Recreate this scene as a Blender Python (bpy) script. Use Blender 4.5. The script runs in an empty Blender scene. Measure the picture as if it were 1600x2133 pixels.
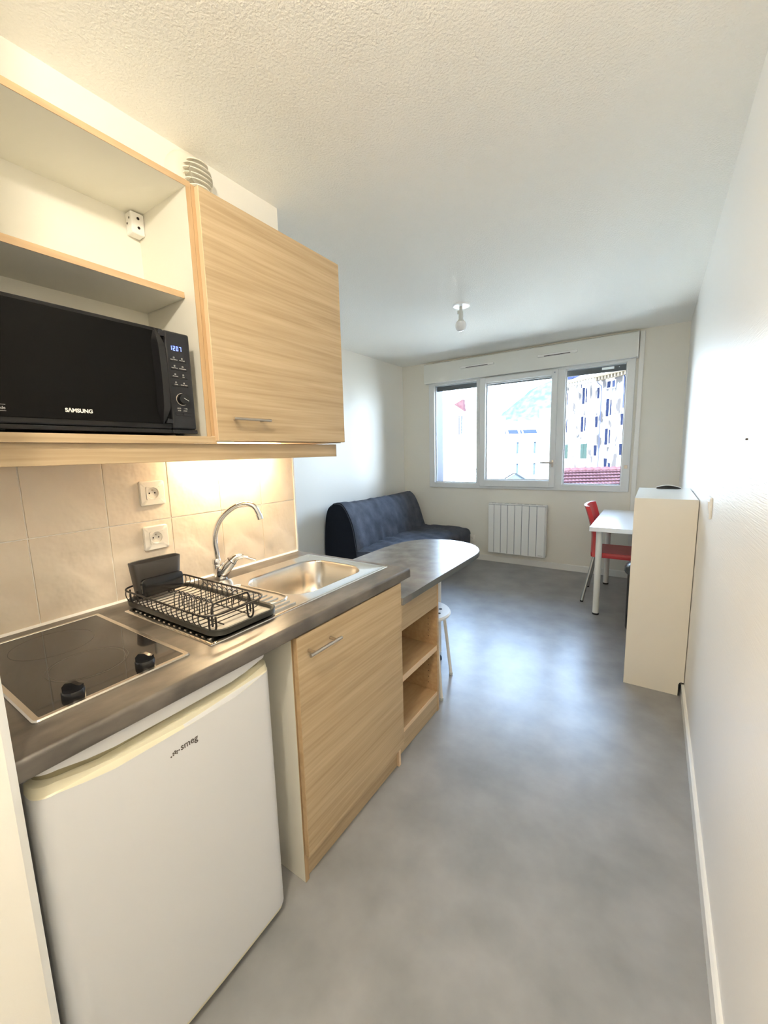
import bpy, bmesh, math, random
from mathutils import Vector, Matrix
random.seed(7)
PI = math.pi
SC = bpy.context.scene
COL = SC.collection

# ---------------------------------------------------------------- camera
CAMX, CAMZ = 1.4927, 1.347
YAW, PITCH, ROLL, FPX = -0.5885, -0.1437, -0.0262, 846.86
cd = bpy.data.cameras.new('camera')
cam = bpy.data.objects.new('camera', cd); COL.objects.link(cam)
cd.sensor_fit = 'HORIZONTAL'; cd.sensor_width = 36.0; cd.lens = FPX / 1600.0 * 36.0
cd.clip_start = 0.02; cd.clip_end = 2000
_cy, _sy, _cp, _sp = math.cos(YAW), math.sin(YAW), math.cos(PITCH), math.sin(PITCH)
_fw = Vector((_sy*_cp, _cy*_cp, _sp)); _rt = Vector((_cy, -_sy, 0)); _up = _rt.cross(_fw)
_r = _rt*math.cos(ROLL) + _up*math.sin(ROLL); _u = -_rt*math.sin(ROLL) + _up*math.cos(ROLL)
cam.matrix_world = Matrix(((_r.x, _u.x, -_fw.x, CAMX), (_r.y, _u.y, -_fw.y, 0), (_r.z, _u.z, -_fw.z, CAMZ), (0, 0, 0, 1)))
SC.camera = cam

# ---------------------------------------------------------------- world, sun, exposure
SKY_STRENGTH = 7.0
SUN_STRENGTH = 17.0
HALL_POWER = 14.0
TUBE_EMIT = 46.0
w = bpy.data.worlds.new('sky'); SC.world = w; w.use_nodes = True
nt = w.node_tree; nt.nodes.clear()
o_ = nt.nodes.new('ShaderNodeOutputWorld'); b_ = nt.nodes.new('ShaderNodeBackground')
tc = nt.nodes.new('ShaderNodeTexCoord'); sx = nt.nodes.new('ShaderNodeSeparateXYZ'); rp = nt.nodes.new('ShaderNodeValToRGB')
nt.links.new(tc.outputs['Generated'], sx.inputs[0]); nt.links.new(sx.outputs['Z'], rp.inputs[0])
rp.color_ramp.elements[0].position = 0.0; rp.color_ramp.elements[0].color = (0.76, 0.87, 1.0, 1)
rp.color_ramp.elements[1].position = 0.8; rp.color_ramp.elements[1].color = (0.34, 0.58, 1.0, 1)
nt.links.new(rp.outputs[0], b_.inputs[0]); b_.inputs[1].default_value = SKY_STRENGTH
nt.links.new(b_.outputs[0], o_.inputs[0])
sd = bpy.data.lights.new('sun', 'SUN'); sd.energy = SUN_STRENGTH; sd.angle = 0.009; sd.color = (1.0, 0.95, 0.86)
sun = bpy.data.objects.new('sun', sd); COL.objects.link(sun)
sun.rotation_euler = (math.radians(48), 0, math.radians(28))      # from behind the building, shines on the facades opposite
SC.view_settings.view_transform = 'Standard'; SC.view_settings.look = 'None'
SC.view_settings.gamma = 1.0; SC.view_settings.use_curve_mapping = False
SC.view_settings.exposure = 1.9
cy = SC.cycles
cy.max_bounces = 12; cy.diffuse_bounces = 8; cy.glossy_bounces = 4; cy.transparent_max_bounces = 8
cy.caustics_reflective = False; cy.caustics_refractive = False; cy.sample_clamp_indirect = 3.0
cy.use_denoising = True

# a light portal in the window opening: it only steers the sampling of the sky, gives no light of its own
pd = bpy.data.lights.new('window_portal', 'AREA'); pd.shape = 'RECTANGLE'; pd.size = 2.16; pd.size_y = 1.26
pd.cycles.is_portal = True
po = bpy.data.objects.new('window_portal', pd); COL.objects.link(po)
po.location = (0.165, 4.86, 1.56); po.rotation_euler = (math.radians(-90), 0, 0)

# ---------------------------------------------------------------- materials
def lin(c):
    return tuple(((v/255)/12.92 if v/255 <= 0.04045 else ((v/255+0.055)/1.055)**2.4) for v in c)
def mat(name, col, rough=0.5, metal=0.0, spec=0.5, bump=None, var=None, emit=None, coat=0, col2=None, scl=None, detail=4, vrange=(0.3, 0.7), bumpscl=None, rvar=None):
    m = bpy.data.materials.new(name); m.use_nodes = True; nt = m.node_tree
    b = nt.nodes['Principled BSDF']
    b.inputs['Roughness'].default_value = rough; b.inputs['Metallic'].default_value = metal
    b.inputs['Specular IOR Level'].default_value = spec
    b.inputs['Base Color'].default_value = (*col, 1)
    b.inputs['Coat Weight'].default_value = coat
    tcn = nt.nodes.new('ShaderNodeTexCoord')
    if col2 is not None:
        mp = nt.nodes.new('ShaderNodeMapping'); mp.inputs['Scale'].default_value = scl or (5, 5, 5)
        nz = nt.nodes.new('ShaderNodeTexNoise'); nz.inputs['Scale'].default_value = 1.0; nz.inputs['Detail'].default_value = detail
        rr = nt.nodes.new('ShaderNodeValToRGB')
        rr.color_ramp.elements[0].position = vrange[0]; rr.color_ramp.elements[1].position = vrange[1]
        rr.color_ramp.elements[0].color = (*col, 1); rr.color_ramp.elements[1].color = (*col2, 1)
        nt.links.new(tcn.outputs['Object'], mp.inputs[0]); nt.links.new(mp.outputs[0], nz.inputs['Vector'])
        nt.links.new(nz.outputs['Fac'], rr.inputs[0]); nt.links.new(rr.outputs[0], b.inputs['Base Color'])
    if bump:
        bp = nt.nodes.new('ShaderNodeBump'); bp.inputs['Strength'].default_value = bump[1]; bp.inputs['Distance'].default_value = bump[2]
        mp2 = nt.nodes.new('ShaderNodeMapping'); mp2.inputs['Scale'].default_value = bump[0] if isinstance(bump[0], tuple) else (bump[0],)*3
        n2 = nt.nodes.new('ShaderNodeTexNoise'); n2.inputs['Scale'].default_value = 1.0; n2.inputs['Detail'].default_value = 3
        nt.links.new(tcn.outputs['Object'], mp2.inputs[0]); nt.links.new(mp2.outputs[0], n2.inputs['Vector'])
        nt.links.new(n2.outputs['Fac'], bp.inputs['Height']); nt.links.new(bp.outputs[0], b.inputs['Normal'])
    if rvar:
        n3 = nt.nodes.new('ShaderNodeTexNoise'); n3.inputs['Scale'].default_value = rvar[2]; n3.inputs['Detail'].default_value = 8
        r3 = nt.nodes.new('ShaderNodeMapRange'); r3.inputs['From Min'].default_value = 0.35; r3.inputs['From Max'].default_value = 0.65
        r3.inputs['To Min'].default_value = rvar[0]; r3.inputs['To Max'].default_value = rvar[1]
        nt.links.new(tcn.outputs['Object'], n3.inputs['Vector']); nt.links.new(n3.outputs['Fac'], r3.inputs['Value']); nt.links.new(r3.outputs[0], b.inputs['Roughness'])
    if emit:
        b.inputs['Emission Color'].default_value = (*emit[0], 1); b.inputs['Emission Strength'].default_value = emit[1]
    return m
def wood(name, base, dark, scale, rough=0.45):
    m = bpy.data.materials.new(name); m.use_nodes = True; nt = m.node_tree; b = nt.nodes['Principled BSDF']
    b.inputs['Roughness'].default_value = rough
    tcn = nt.nodes.new('ShaderNodeTexCoord')
    def layer(sc, det, p0, p1, dist):
        mp = nt.nodes.new('ShaderNodeMapping'); mp.inputs['Scale'].default_value = sc
        n = nt.nodes.new('ShaderNodeTexNoise'); n.inputs['Scale'].default_value = 1; n.inputs['Detail'].default_value = det
        n.inputs['Distortion'].default_value = dist
        r = nt.nodes.new('ShaderNodeMapRange'); r.inputs['From Min'].default_value = p0; r.inputs['From Max'].default_value = p1
        nt.links.new(tcn.outputs['Object'], mp.inputs[0]); nt.links.new(mp.outputs[0], n.inputs['Vector']); nt.links.new(n.outputs['Fac'], r.inputs['Value'])
        return r.outputs[0]
    sc1 = scale; sc2 = tuple(v*4.5 for v in scale)
    a = layer(sc1, 4, 0.3, 0.72, 0.25); c = layer(sc2, 5, 0.3, 0.75, 0.2)
    mx = nt.nodes.new('ShaderNodeMath'); mx.operation = 'MULTIPLY_ADD'; mx.inputs[1].default_value = 0.5
    h = nt.nodes.new('ShaderNodeMath'); h.operation = 'MULTIPLY'; h.inputs[1].default_value = 0.5
    nt.links.new(c, h.inputs[0]); nt.links.new(a, mx.inputs[0]); nt.links.new(h.outputs[0], mx.inputs[2])
    rr = nt.nodes.new('ShaderNodeValToRGB'); rr.color_ramp.elements[0].position = 0.15; rr.color_ramp.elements[1].position = 0.75
    rr.color_ramp.elements[0].color = (*base, 1); rr.color_ramp.elements[1].color = (*dark, 1)
    nt.links.new(mx.outputs[0], rr.inputs[0]); nt.links.new(rr.outputs[0], b.inputs['Base Color'])
    bp = nt.nodes.new('ShaderNodeBump'); bp.inputs['Strength'].default_value = 0.15; bp.inputs['Distance'].default_value = 0.0005
    nt.links.new(c, bp.inputs['Height']); nt.links.new(bp.outputs[0], b.inputs['Normal'])
    return m

M = {}
M['wall'] = mat('wall_paint', (0.87, 0.85, 0.79), 0.40, spec=0.45, bump=((260, 260, 900), 0.25, 0.0006))
M['wall_gloss'] = mat('satin_wall_paint', (0.85, 0.825, 0.78), 0.36, spec=0.42, bump=((140, 9, 330), 0.55, 0.0012))
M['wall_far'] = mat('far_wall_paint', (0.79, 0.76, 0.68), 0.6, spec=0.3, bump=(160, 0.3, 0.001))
M['ceiling'] = mat('stippled_ceiling', (0.93, 0.91, 0.85), 0.9, spec=0.2, bump=(120, 0.9, 0.004))
M['floor'] = mat('grey_vinyl_floor', (0.225, 0.224, 0.225), 0.28, spec=0.34, col2=(0.325, 0.322, 0.320), scl=(6, 6, 6), detail=11, vrange=(0.28, 0.72), bump=(38, 0.16, 0.0018))
M['base'] = mat('white_baseboard', (0.80, 0.79, 0.75), 0.35)
M['tile'] = mat('cream_glazed_tile', (0.80, 0.69, 0.56), 0.10, spec=0.5, col2=(0.86, 0.76, 0.62), scl=(7, 7, 7), bump=(12, 0.6, 0.013))
M['grout'] = mat('pale_grout', (0.95, 0.93, 0.88), 0.8)
M['silicone'] = mat('white_sealant', (0.92, 0.91, 0.88), 0.35)
M['wood'] = wood('light_oak_laminate', (0.54, 0.412, 0.255), (0.39, 0.282, 0.158), (9, 0.7, 26))
M['wood_edge'] = wood('oak_edge_band', (0.56, 0.40, 0.23), (0.43, 0.29, 0.155), (10, 1.3, 10))
M['wood_v'] = wood('oak_vertical', (0.52, 0.36, 0.20), (0.42, 0.28, 0.145), (12, 12, 1.3))
M['wood_in'] = wood('oak_interior', (0.54, 0.37, 0.20), (0.42, 0.27, 0.14), (10, 1.5, 14))
M['edge_light'] = mat('pale_edge_strip', (0.75, 0.56, 0.36), 0.4)
M['carcass'] = mat('cream_white_melamine', (0.78, 0.76, 0.68), 0.4)
M['carcass_gap'] = mat('dark_gap', (0.05, 0.035, 0.025), 0.8)
M['stone'] = mat('grey_brown_worktop', (0.038, 0.032, 0.026), 0.32, spec=1.0, col2=(0.155, 0.133, 0.108), scl=(20, 9, 20), detail=10, vrange=(0.28, 0.72), bump=(160, 0.12, 0.0008))
M['stone_bar'] = mat('grey_bar_top', (0.115, 0.108, 0.102), 0.27, spec=0.45, col2=(0.225, 0.213, 0.198), scl=(11, 11, 11), detail=10, vrange=(0.27, 0.73), bump=(120, 0.08, 0.0008))
M['stone_edge'] = mat('bar_edge_band', (0.10, 0.105, 0.10), 0.45)
M['steel'] = mat('brushed_steel', (0.72, 0.68, 0.62), 0.24, metal=1.0, bump=((20, 300, 300), 0.05, 0.0005))
M['steel_rim'] = mat('polished_steel_rim', (0.78, 0.75, 0.70), 0.18, metal=1.0)
M['chrome'] = mat('chrome', (0.80, 0.80, 0.80), 0.07, metal=1.0)
M['nickel'] = mat('satin_nickel', (0.62, 0.55, 0.47), 0.3, metal=1.0)
M['blackglass'] = mat('black_ceramic_glass', (0.012, 0.010, 0.009), 0.05, spec=0.9)
M['ringmark'] = mat('grey_ring_print', (0.11, 0.10, 0.085), 0.25)
M['black'] = mat('glossy_black_plastic', (0.010, 0.010, 0.011), 0.20)
M['mwblack'] = mat('microwave_black', (0.010, 0.010, 0.011), 0.30, spec=0.25)
M['mwglass'] = mat('microwave_door_glass', (0.004, 0.004, 0.004), 0.16, spec=0.10)
M['mwpanel'] = mat('microwave_panel', (0.018, 0.019, 0.022), 0.33, spec=0.3)
M['matblack'] = mat('matt_black_coating', (0.018, 0.015, 0.014), 0.42)
M['traydark'] = mat('dark_grey_tray', (0.035, 0.036, 0.032), 0.38)
M['trayin'] = mat('grey_tray_inside', (0.55, 0.52, 0.46), 0.35)
M['cup'] = mat('charcoal_plastic_cup', (0.045, 0.040, 0.036), 0.45)
M['print'] = mat('pale_print', (0.65, 0.64, 0.60), 0.5)
M['logo_silver'] = mat('silver_lettering', (0.82, 0.80, 0.75), 0.35)
M['logo_grey'] = mat('grey_lettering', (0.10, 0.085, 0.075), 0.5)
M['digit'] = mat('blue_led_digit', (0.2, 0.3, 1.0), 0.5, emit=((0.16, 0.24, 1.0), 0.9))
M['fridge'] = mat('white_enamel', (0.67, 0.68, 0.70), 0.33, spec=0.5, bump=(500, 0.05, 0.0004))
M['fridge_in'] = mat('cream_plastic', (0.72, 0.68, 0.52), 0.4)
M['fridge_gap'] = mat('shaded_olive_recess', (0.30, 0.27, 0.17), 0.6)  # olive, with the shadow of the grip groove put into the colour
M['white'] = mat('white_plastic', (0.84, 0.83, 0.80), 0.3)
M['socket'] = mat('ivory_plastic', (0.86, 0.82, 0.74), 0.28)
M['hole'] = mat('dark_hole', (0.02, 0.012, 0.01), 0.8)
M['pvc'] = mat('white_window_pvc', (0.74, 0.75, 0.74), 0.32)
M['shutterbox'] = mat('white_shutter_box', (0.76, 0.76, 0.71), 0.45)
M['gasket'] = mat('grey_gasket', (0.22, 0.24, 0.27), 0.5)
M['slat'] = mat('grey_aluminium_slat', (0.022, 0.024, 0.026), 0.5)
M['cladding'] = mat('blue_grey_cladding', (0.022, 0.028, 0.046), 0.4, spec=0.25)
M['far_blue'] = mat('far_blue_reveal', (0.022, 0.032, 0.044), 0.8, spec=0.05)
M['fabric'] = mat('dark_blue_grey_fabric', (0.052, 0.057, 0.072), 0.85, spec=0.2, col2=(0.100, 0.108, 0.135), scl=(9, 9, 9), detail=8, bump=(90, 0.5, 0.004))
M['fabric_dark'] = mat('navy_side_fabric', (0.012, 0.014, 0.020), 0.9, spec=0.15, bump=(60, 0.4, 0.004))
M['desk'] = mat('white_laminate', (0.86, 0.87, 0.87), 0.22)
M['legwhite'] = mat('white_lacquered_tube', (0.80, 0.78, 0.72), 0.3)
M['rubber'] = mat('black_rubber', (0.012, 0.012, 0.012), 0.5)
M['red'] = mat('red_plastic', (0.52, 0.026, 0.032), 0.36)
M['alu'] = mat('satin_aluminium', (0.42, 0.42, 0.40), 0.35, metal=0.8)
M['lid'] = mat('grey_black_lid', (0.06, 0.065, 0.065), 0.25)
M['cab'] = mat('cream_melamine', (0.79, 0.75, 0.67), 0.42)
M['cabtop'] = mat('white_melamine_top', (0.80, 0.82, 0.80), 0.28)
M['radiator'] = mat('white_radiator_enamel', (0.84, 0.84, 0.81), 0.35)
M['bulb'] = mat('opal_bulb', (0.78, 0.78, 0.78), 0.25)
M['fixture'] = mat('white_rosette', (0.95, 0.95, 0.95), 0.35)
M['holder'] = mat('grey_white_holder', (0.55, 0.56, 0.52), 0.45)
M['lampwarm'] = mat('lit_bulb', (1, 0.9, 0.7), 0.5, emit=((1.0, 0.80, 0.52), 12.0))
M['tube'] = mat('lit_tube', (1, 0.95, 0.85), 0.5, emit=((1.0, 0.76, 0.47), TUBE_EMIT))
M['grille'] = mat('cream_vent_plastic', (0.84, 0.80, 0.70), 0.45)
M['grille_in'] = mat('grey_vent_inside', (0.35, 0.33, 0.26), 0.7)
# outside
M['stucco'] = mat('weathered_stucco', (0.034, 0.031, 0.031), 0.9, spec=0.05, col2=(0.26, 0.25, 0.235), scl=(1.6, 1.6, 0.6), detail=12, vrange=(0.40, 0.49))
M['render_white'] = mat('white_render', (0.80, 0.80, 0.78), 0.9, spec=0.1)
M['ext_dark'] = mat('dark_far_glass', (0.004, 0.006, 0.016), 0.6, spec=0.02)
M['ext_blue'] = mat('blue_solar_glass', (0.010, 0.014, 0.033), 0.6, spec=0.03)
M['ext_green'] = mat('green_shutter', (0.012, 0.022, 0.019), 0.8, spec=0.1)
M['ext_frame'] = mat('far_white_frame', (0.70, 0.70, 0.72), 0.7, spec=0.1)
M['ext_pipe'] = mat('blue_grey_pipe', (0.016, 0.020, 0.04), 0.7, spec=0.1)
M['ext_eave'] = mat('tan_eave', (0.10, 0.082, 0.060), 0.9, spec=0.05)
M['roof_red'] = mat('red_roof_tile', (0.030, 0.0145, 0.017), 0.9, spec=0.02, col2=(0.045, 0.025, 0.029), scl=(3, 3, 3), detail=6)
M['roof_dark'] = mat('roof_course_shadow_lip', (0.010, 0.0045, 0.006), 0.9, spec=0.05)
M['roof_pale'] = mat('pale_roof', (0.60, 0.55, 0.48), 0.9, spec=0.05)
M['zinc'] = mat('zinc_roof_edge', (0.008, 0.010, 0.012), 0.7, spec=0.1)
M['zinc_pale'] = mat('pale_zinc', (0.030, 0.038, 0.042), 0.7, spec=0.1)
M['mountain'] = mat('hazed_forest_mountain', (0.026, 0.044, 0.045), 1.0, spec=0.0, col2=(0.046, 0.059, 0.058), scl=(0.10, 0.05, 0.14), detail=12, vrange=(0.40, 0.62))  # forest green with the distance haze mixed into its colour
M['ground'] = mat('pale_ground', (0.74, 0.68, 0.56), 1.0, spec=0.0)
# window glass: clear, with the mirror reflection of glass
def glass_mat():
    m = bpy.data.materials.new('window_glass'); m.use_nodes = True; nt = m.node_tree; nt.nodes.clear()
    o = nt.nodes.new('ShaderNodeOutputMaterial'); mx = nt.nodes.new('ShaderNodeMixShader'); t = nt.nodes.new('ShaderNodeBsdfTransparent')
    g = nt.nodes.new('ShaderNodeBsdfGlossy'); g.inputs['Roughness'].default_value = 0.02; f = nt.nodes.new('ShaderNodeFresnel'); f.inputs[0].default_value = 1.35
    t.inputs[0].default_value = (0.95, 0.97, 0.97, 1)
    nt.links.new(f.outputs[0], mx.inputs[0]); nt.links.new(t.outputs[0], mx.inputs[1]); nt.links.new(g.outputs[0], mx.inputs[2]); nt.links.new(mx.outputs[0], o.inputs[0])
    return m
M['glass'] = glass_mat()

# ---------------------------------------------------------------- mesh helpers
OFF = {}
class MB:
    def __init__(s): s.bm = bmesh.new()
    def box(s, x0, x1, y0, y1, z0, z1, bev=0, seg=2):
        vs = [s.bm.verts.new(v) for v in ((x0,y0,z0),(x1,y0,z0),(x1,y1,z0),(x0,y1,z0),(x0,y0,z1),(x1,y0,z1),(x1,y1,z1),(x0,y1,z1))]
        fs = [s.bm.faces.new([vs[i] for i in f]) for f in ((3,2,1,0),(4,5,6,7),(0,1,5,4),(1,2,6,5),(2,3,7,6),(3,0,4,7))]
        if bev:
            es = list({e for f in fs for e in f.edges})
            bmesh.ops.bevel(s.bm, geom=es, offset=bev, segments=seg, affect='EDGES', profile=0.5)
        return s
    def prism(s, pts, axis, a, b):
        # pts: polygon in the plane across axis; extruded a..b. axis 'z': (x,y); 'y': (x,z); 'x': (y,z)
        def P(p, t): return {'z': (p[0], p[1], t), 'y': (p[0], t, p[1]), 'x': (t, p[0], p[1])}[axis]
        A = [s.bm.verts.new(P(p, a)) for p in pts]; B = [s.bm.verts.new(P(p, b)) for p in pts]
        n = len(pts); s.bm.faces.new(A[::-1]); s.bm.faces.new(B)
        for i in range(n): s.bm.faces.new((A[i], A[(i+1) % n], B[(i+1) % n], B[i]))
        return s
    def rings(s, loops, cap0=True, cap1=True, closed=True):
        R = [[s.bm.verts.new(v) for v in l] for l in loops]
        n = len(R[0])
        for a, b in zip(R, R[1:]):
            for i in range(n if closed else n-1): s.bm.faces.new((a[i], a[(i+1) % n], b[(i+1) % n], b[i]))
        if cap0: s.bm.faces.new(R[0][::-1])
        if cap1: s.bm.faces.new(R[-1])
        return s
    def cone(s, p0, p1, r0, r1=None, n=16):
        p0, p1 = Vector(p0), Vector(p1); r1 = r0 if r1 is None else r1
        d = (p1-p0).normalized(); a = d.orthogonal().normalized(); b = d.cross(a)
        L = [[p+(a*math.cos(2*PI*i/n)+b*math.sin(2*PI*i/n))*r for i in range(n)] for p, r in ((p0, r0), (p1, r1))]
        return s.rings(L)
    def lathe(s, c, prof, axis='z', n=24):
        L = []
        for r, t in prof:
            ring = []
            for i in range(n):
                ca, sa = math.cos(2*PI*i/n)*r, math.sin(2*PI*i/n)*r
                ring.append({'z': (c[0]+ca, c[1]+sa, c[2]+t), 'x': (c[0]+t, c[1]+ca, c[2]+sa), 'y': (c[0]+sa, c[1]+t, c[2]+ca)}[axis])
            L.append(ring)
        return s.rings(L)
    def tube(s, pts, r, n=8, closed=False, flat=1.0):
        pts = [Vector(p) for p in pts]; N = len(pts); L = []; prev = None
        for i, p in enumerate(pts):
            if closed: d = pts[(i+1) % N]-pts[i-1]
            else: d = pts[min(i+1, N-1)]-pts[max(i-1, 0)]
            d.normalize()
            if prev is None: a = d.orthogonal().normalized()
            else: a = (prev-d*prev.dot(d)).normalized()
            prev = a; b = d.cross(a)
            rr = r[i] if isinstance(r, (list, tuple)) else r
            L.append([p+(a*math.cos(2*PI*k/n)+b*math.sin(2*PI*k/n))*rr for k in range(n)])
        if closed:
            R = [[s.bm.verts.new(v) for v in l] for l in L]
            # match the twist of the last ring to the first
            last = R[-1]; best = min(range(n), key=lambda k: (last[k].co-R[0][0].co).length)
            for j in range(N-1):
                for i in range(n): s.bm.faces.new((R[j][i], R[j][(i+1) % n], R[j+1][(i+1) % n], R[j+1][i]))
            for i in range(n): s.bm.faces.new((last[(best+i) % n], last[(best+i+1) % n], R[0][(i+1) % n], R[0][i]))
        else: s.rings(L)
        return s
    def build(s, name, m, parent=None, smooth=False, keep_origin=False, **props):
        bmesh.ops.recalc_face_normals(s.bm, faces=s.bm.faces[:])
        vs = [v.co for v in s.bm.verts]
        lo = Vector([min(v[i] for v in vs) for i in range(3)]); hi = Vector([max(v[i] for v in vs) for i in range(3)])
        c = Vector(((lo.x+hi.x)/2, (lo.y+hi.y)/2, lo.z if parent is None else (lo.z+hi.z)/2))
        bmesh.ops.translate(s.bm, verts=s.bm.verts[:], vec=-c)
        me = bpy.data.meshes.new(name); s.bm.to_mesh(me); s.bm.free()
        me.materials.append(m)
        if smooth:
            me.polygons.foreach_set('use_smooth', [True]*len(me.polygons))
            try: me.set_sharp_from_angle(angle=math.radians(38))
            except Exception: pass
        o = bpy.data.objects.new(name, me); COL.objects.link(o)
        OFF[o.name] = c.copy()
        if parent is not None:
            o.parent = parent; o.location = c - OFF[parent.name]
        else: o.location = c
        for k, v in props.items(): o[k] = v
        return o
def thing(name, label, cat, loc, rotz=0, group=None, local=False):
    o = bpy.data.objects.new(name, None); COL.objects.link(o); o.empty_display_size = 0.05
    o.location = loc; o.rotation_euler = (0, 0, rotz)
    OFF[o.name] = Vector((0, 0, 0)) if local else Vector(loc)
    o['label'] = label; o['category'] = cat
    if group: o['group'] = group
    return o
def struct(o): o['kind'] = 'structure'; return o
def sroot(name, loc):
    o = bpy.data.objects.new(name, None); COL.objects.link(o); o.location = loc; OFF[o.name] = Vector(loc); o['kind'] = 'structure'; o.empty_display_size = 0.05
    return o
def tag(o, label, cat, group=None):
    o['label'] = label; o['category'] = cat
    if group: o['group'] = group
    return o
def dup(root, loc, label, rotz=None):
    def rec(o, par):
        c = o.copy(); COL.objects.link(c); c.parent = par
        for ch in list(o.children): rec(ch, c)
        return c
    c = rec(root, None); c.location = loc; c['label'] = label
    if rotz is not None: c.rotation_euler = (0, 0, rotz)
    return c
def rrect(x0, x1, y0, y1, r, n=6):
    pts = []
    for cx, cy_, a0 in ((x1-r, y1-r, 0), (x0+r, y1-r, PI/2), (x0+r, y0+r, PI), (x1-r, y0+r, 3*PI/2)):
        for i in range(n+1):
            a = a0+PI/2*i/n; pts.append((cx+r*math.cos(a), cy_+r*math.sin(a)))
    return pts
def lettering(body, size, m, parent, origin, X, Y, depth=0.0006, name='lettering', bold=0.0, sx=1.0, align='LEFT'):
    cu = bpy.data.curves.new('t', 'FONT'); cu.body = body; cu.size = size; cu.extrude = depth; cu.offset = bold; cu.align_x = align
    ob = bpy.data.objects.new('t', cu); COL.objects.link(ob)
    dg = bpy.context.evaluated_depsgraph_get(); me = bpy.data.meshes.new_from_object(ob.evaluated_get(dg))
    bpy.data.objects.remove(ob); bpy.data.curves.remove(cu)
    X, Y = Vector(X), Vector(Y); Z = X.cross(Y); O = Vector(origin)
    mb = MB(); mb.bm.from_mesh(me); bpy.data.meshes.remove(me)
    for v in mb.bm.verts: v.co = O + X*v.co.x*sx + Y*v.co.y + Z*(v.co.z+depth)
    return mb.build(name, m, parent)

# ================================================================ SETTING
WR, WL, YB, H = 1.6915, -1.345, 4.7776, 2.4543
YN = -2.3
KY0, KY1 = 0.152, 1.4229
struct(MB().box(WL-0.2, WR+0.2, YN-0.2, YB+0.27, -0.12, 0).build('floor', M['floor']))
struct(MB().box(WL-0.2, WR+0.2, YN-0.2, YB+0.27, H, H+0.25).build('ceiling', M['ceiling']))
struct(MB().box(WR, WR+0.2, YN-0.2, YB+0.27, 0, H).build('wall_right', M['wall_gloss']))
struct(MB().box(WL-0.2, WL, KY1, YB+0.27, 0, H).build('wall_left', M['wall']))
wk = struct(MB().box(WL-0.2, 0.0, YN-0.2, KY1+0.006, 0, H).build('wall_kitchen', M['wall']))
we = struct(MB().prism([(0, YN), (0.7, YN), (0.7, KY0-0.012), (0.688, KY0), (0, KY0)], 'z', 0, H).build('wall_entry', M['wall']))
struct(MB().box(0, WR, YN-0.2, YN, 0, H).build('wall_near', M['wall']))
# far wall with the window opening
WX0, WX1, WZ0, WZ1 = -0.93, 1.265, 0.925, 2.20
fw = MB()
fw.box(WL, WX0, YB, YB+0.27, 0, H); fw.box(WX1, WR, YB, YB+0.27, 0, H)
fw.box(WX0, WX1, YB, YB+0.27, 0, WZ0); fw.box(WX0, WX1, YB, YB+0.27, WZ1, H)
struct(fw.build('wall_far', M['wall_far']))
# baseboards
def board(name, pts, axis, a, b): struct(MB().prism(pts, axis, a, b).build(name, M['base']))
board('baseboard_right', [(WR, 0), (WR, 0.07), (WR-0.006, 0.07), (WR-0.012, 0.064), (WR-0.012, 0)], 'y', YN, YB)
board('baseboard_far', [(YB, 0), (YB, 0.07), (YB-0.006, 0.07), (YB-0.012, 0.064), (YB-0.012, 0)], 'x', WL+0.012, WR-0.012)
board('baseboard_left', [(WL, 0), (WL, 0.07), (WL+0.006, 0.07), (WL+0.012, 0.064), (WL+0.012, 0)], 'y', KY1+0.02, YB)
# entry door behind the camera
d1 = sroot('door_1', (1.2, YN, 0))
MB().box(0.85, 1.62, YN, YN+0.035, 0.01, 2.04, 0.003).build('door_leaf', M['white'], d1)
MB().box(0.79, 0.85, YN, YN+0.05, 0, 2.10).box(1.62, 1.68, YN, YN+0.05, 0, 2.10).box(0.85, 1.62, YN, YN+0.05, 2.04, 2.10).build('door_frame', M['base'], d1)
MB().tube([(0.92, YN+0.035, 1.02), (0.92, YN+0.08, 1.02), (1.03, YN+0.085, 1.02)], 0.009).build('door_handle', M['nickel'], d1, smooth=True)
# white edge profiles of the tiling and a cover strip by the window
struct(MB().box(0.0, 0.0125, KY1, KY1+0.007, 0.872, 1.345).build('trim_1', M['silicone']))
struct(MB().box(1.306, 1.346, YB-0.035, YB, 0.0705, 2.43, 0.003).build('trim_2', M['base']))
struct(MB().prism([(0.0, 0.8702), (0.0165, 0.8702), (0.011, 0.8765), (0.0, 0.8765)], 'y', KY0+0.001, KY1-0.001).build('trim_3', M['silicone']))
# tiles: each one a part of the kitchen wall
MB().box(0.0, 0.0045, KY0+0.001, KY1, 0.872, 1.3895).build('grout_bed', M['grout'], wk)
ys = [KY0+0.0005, 0.1757, 0.3847, 0.5937, 0.8027, 1.0117, 1.2207, KY1+0.001]
for j, (z0, z1) in enumerate(((0.872, 1.1298), (1.1298, 1.3895))):
    for i in range(7):
        g = 0.0016
        MB().box(0.0, 0.0085+random.uniform(-0.0004, 0.0004), ys[i]+g, ys[i+1]-g, z0+g, z1-g, 0.0012).build('tile', M['tile'], wk)

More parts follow.
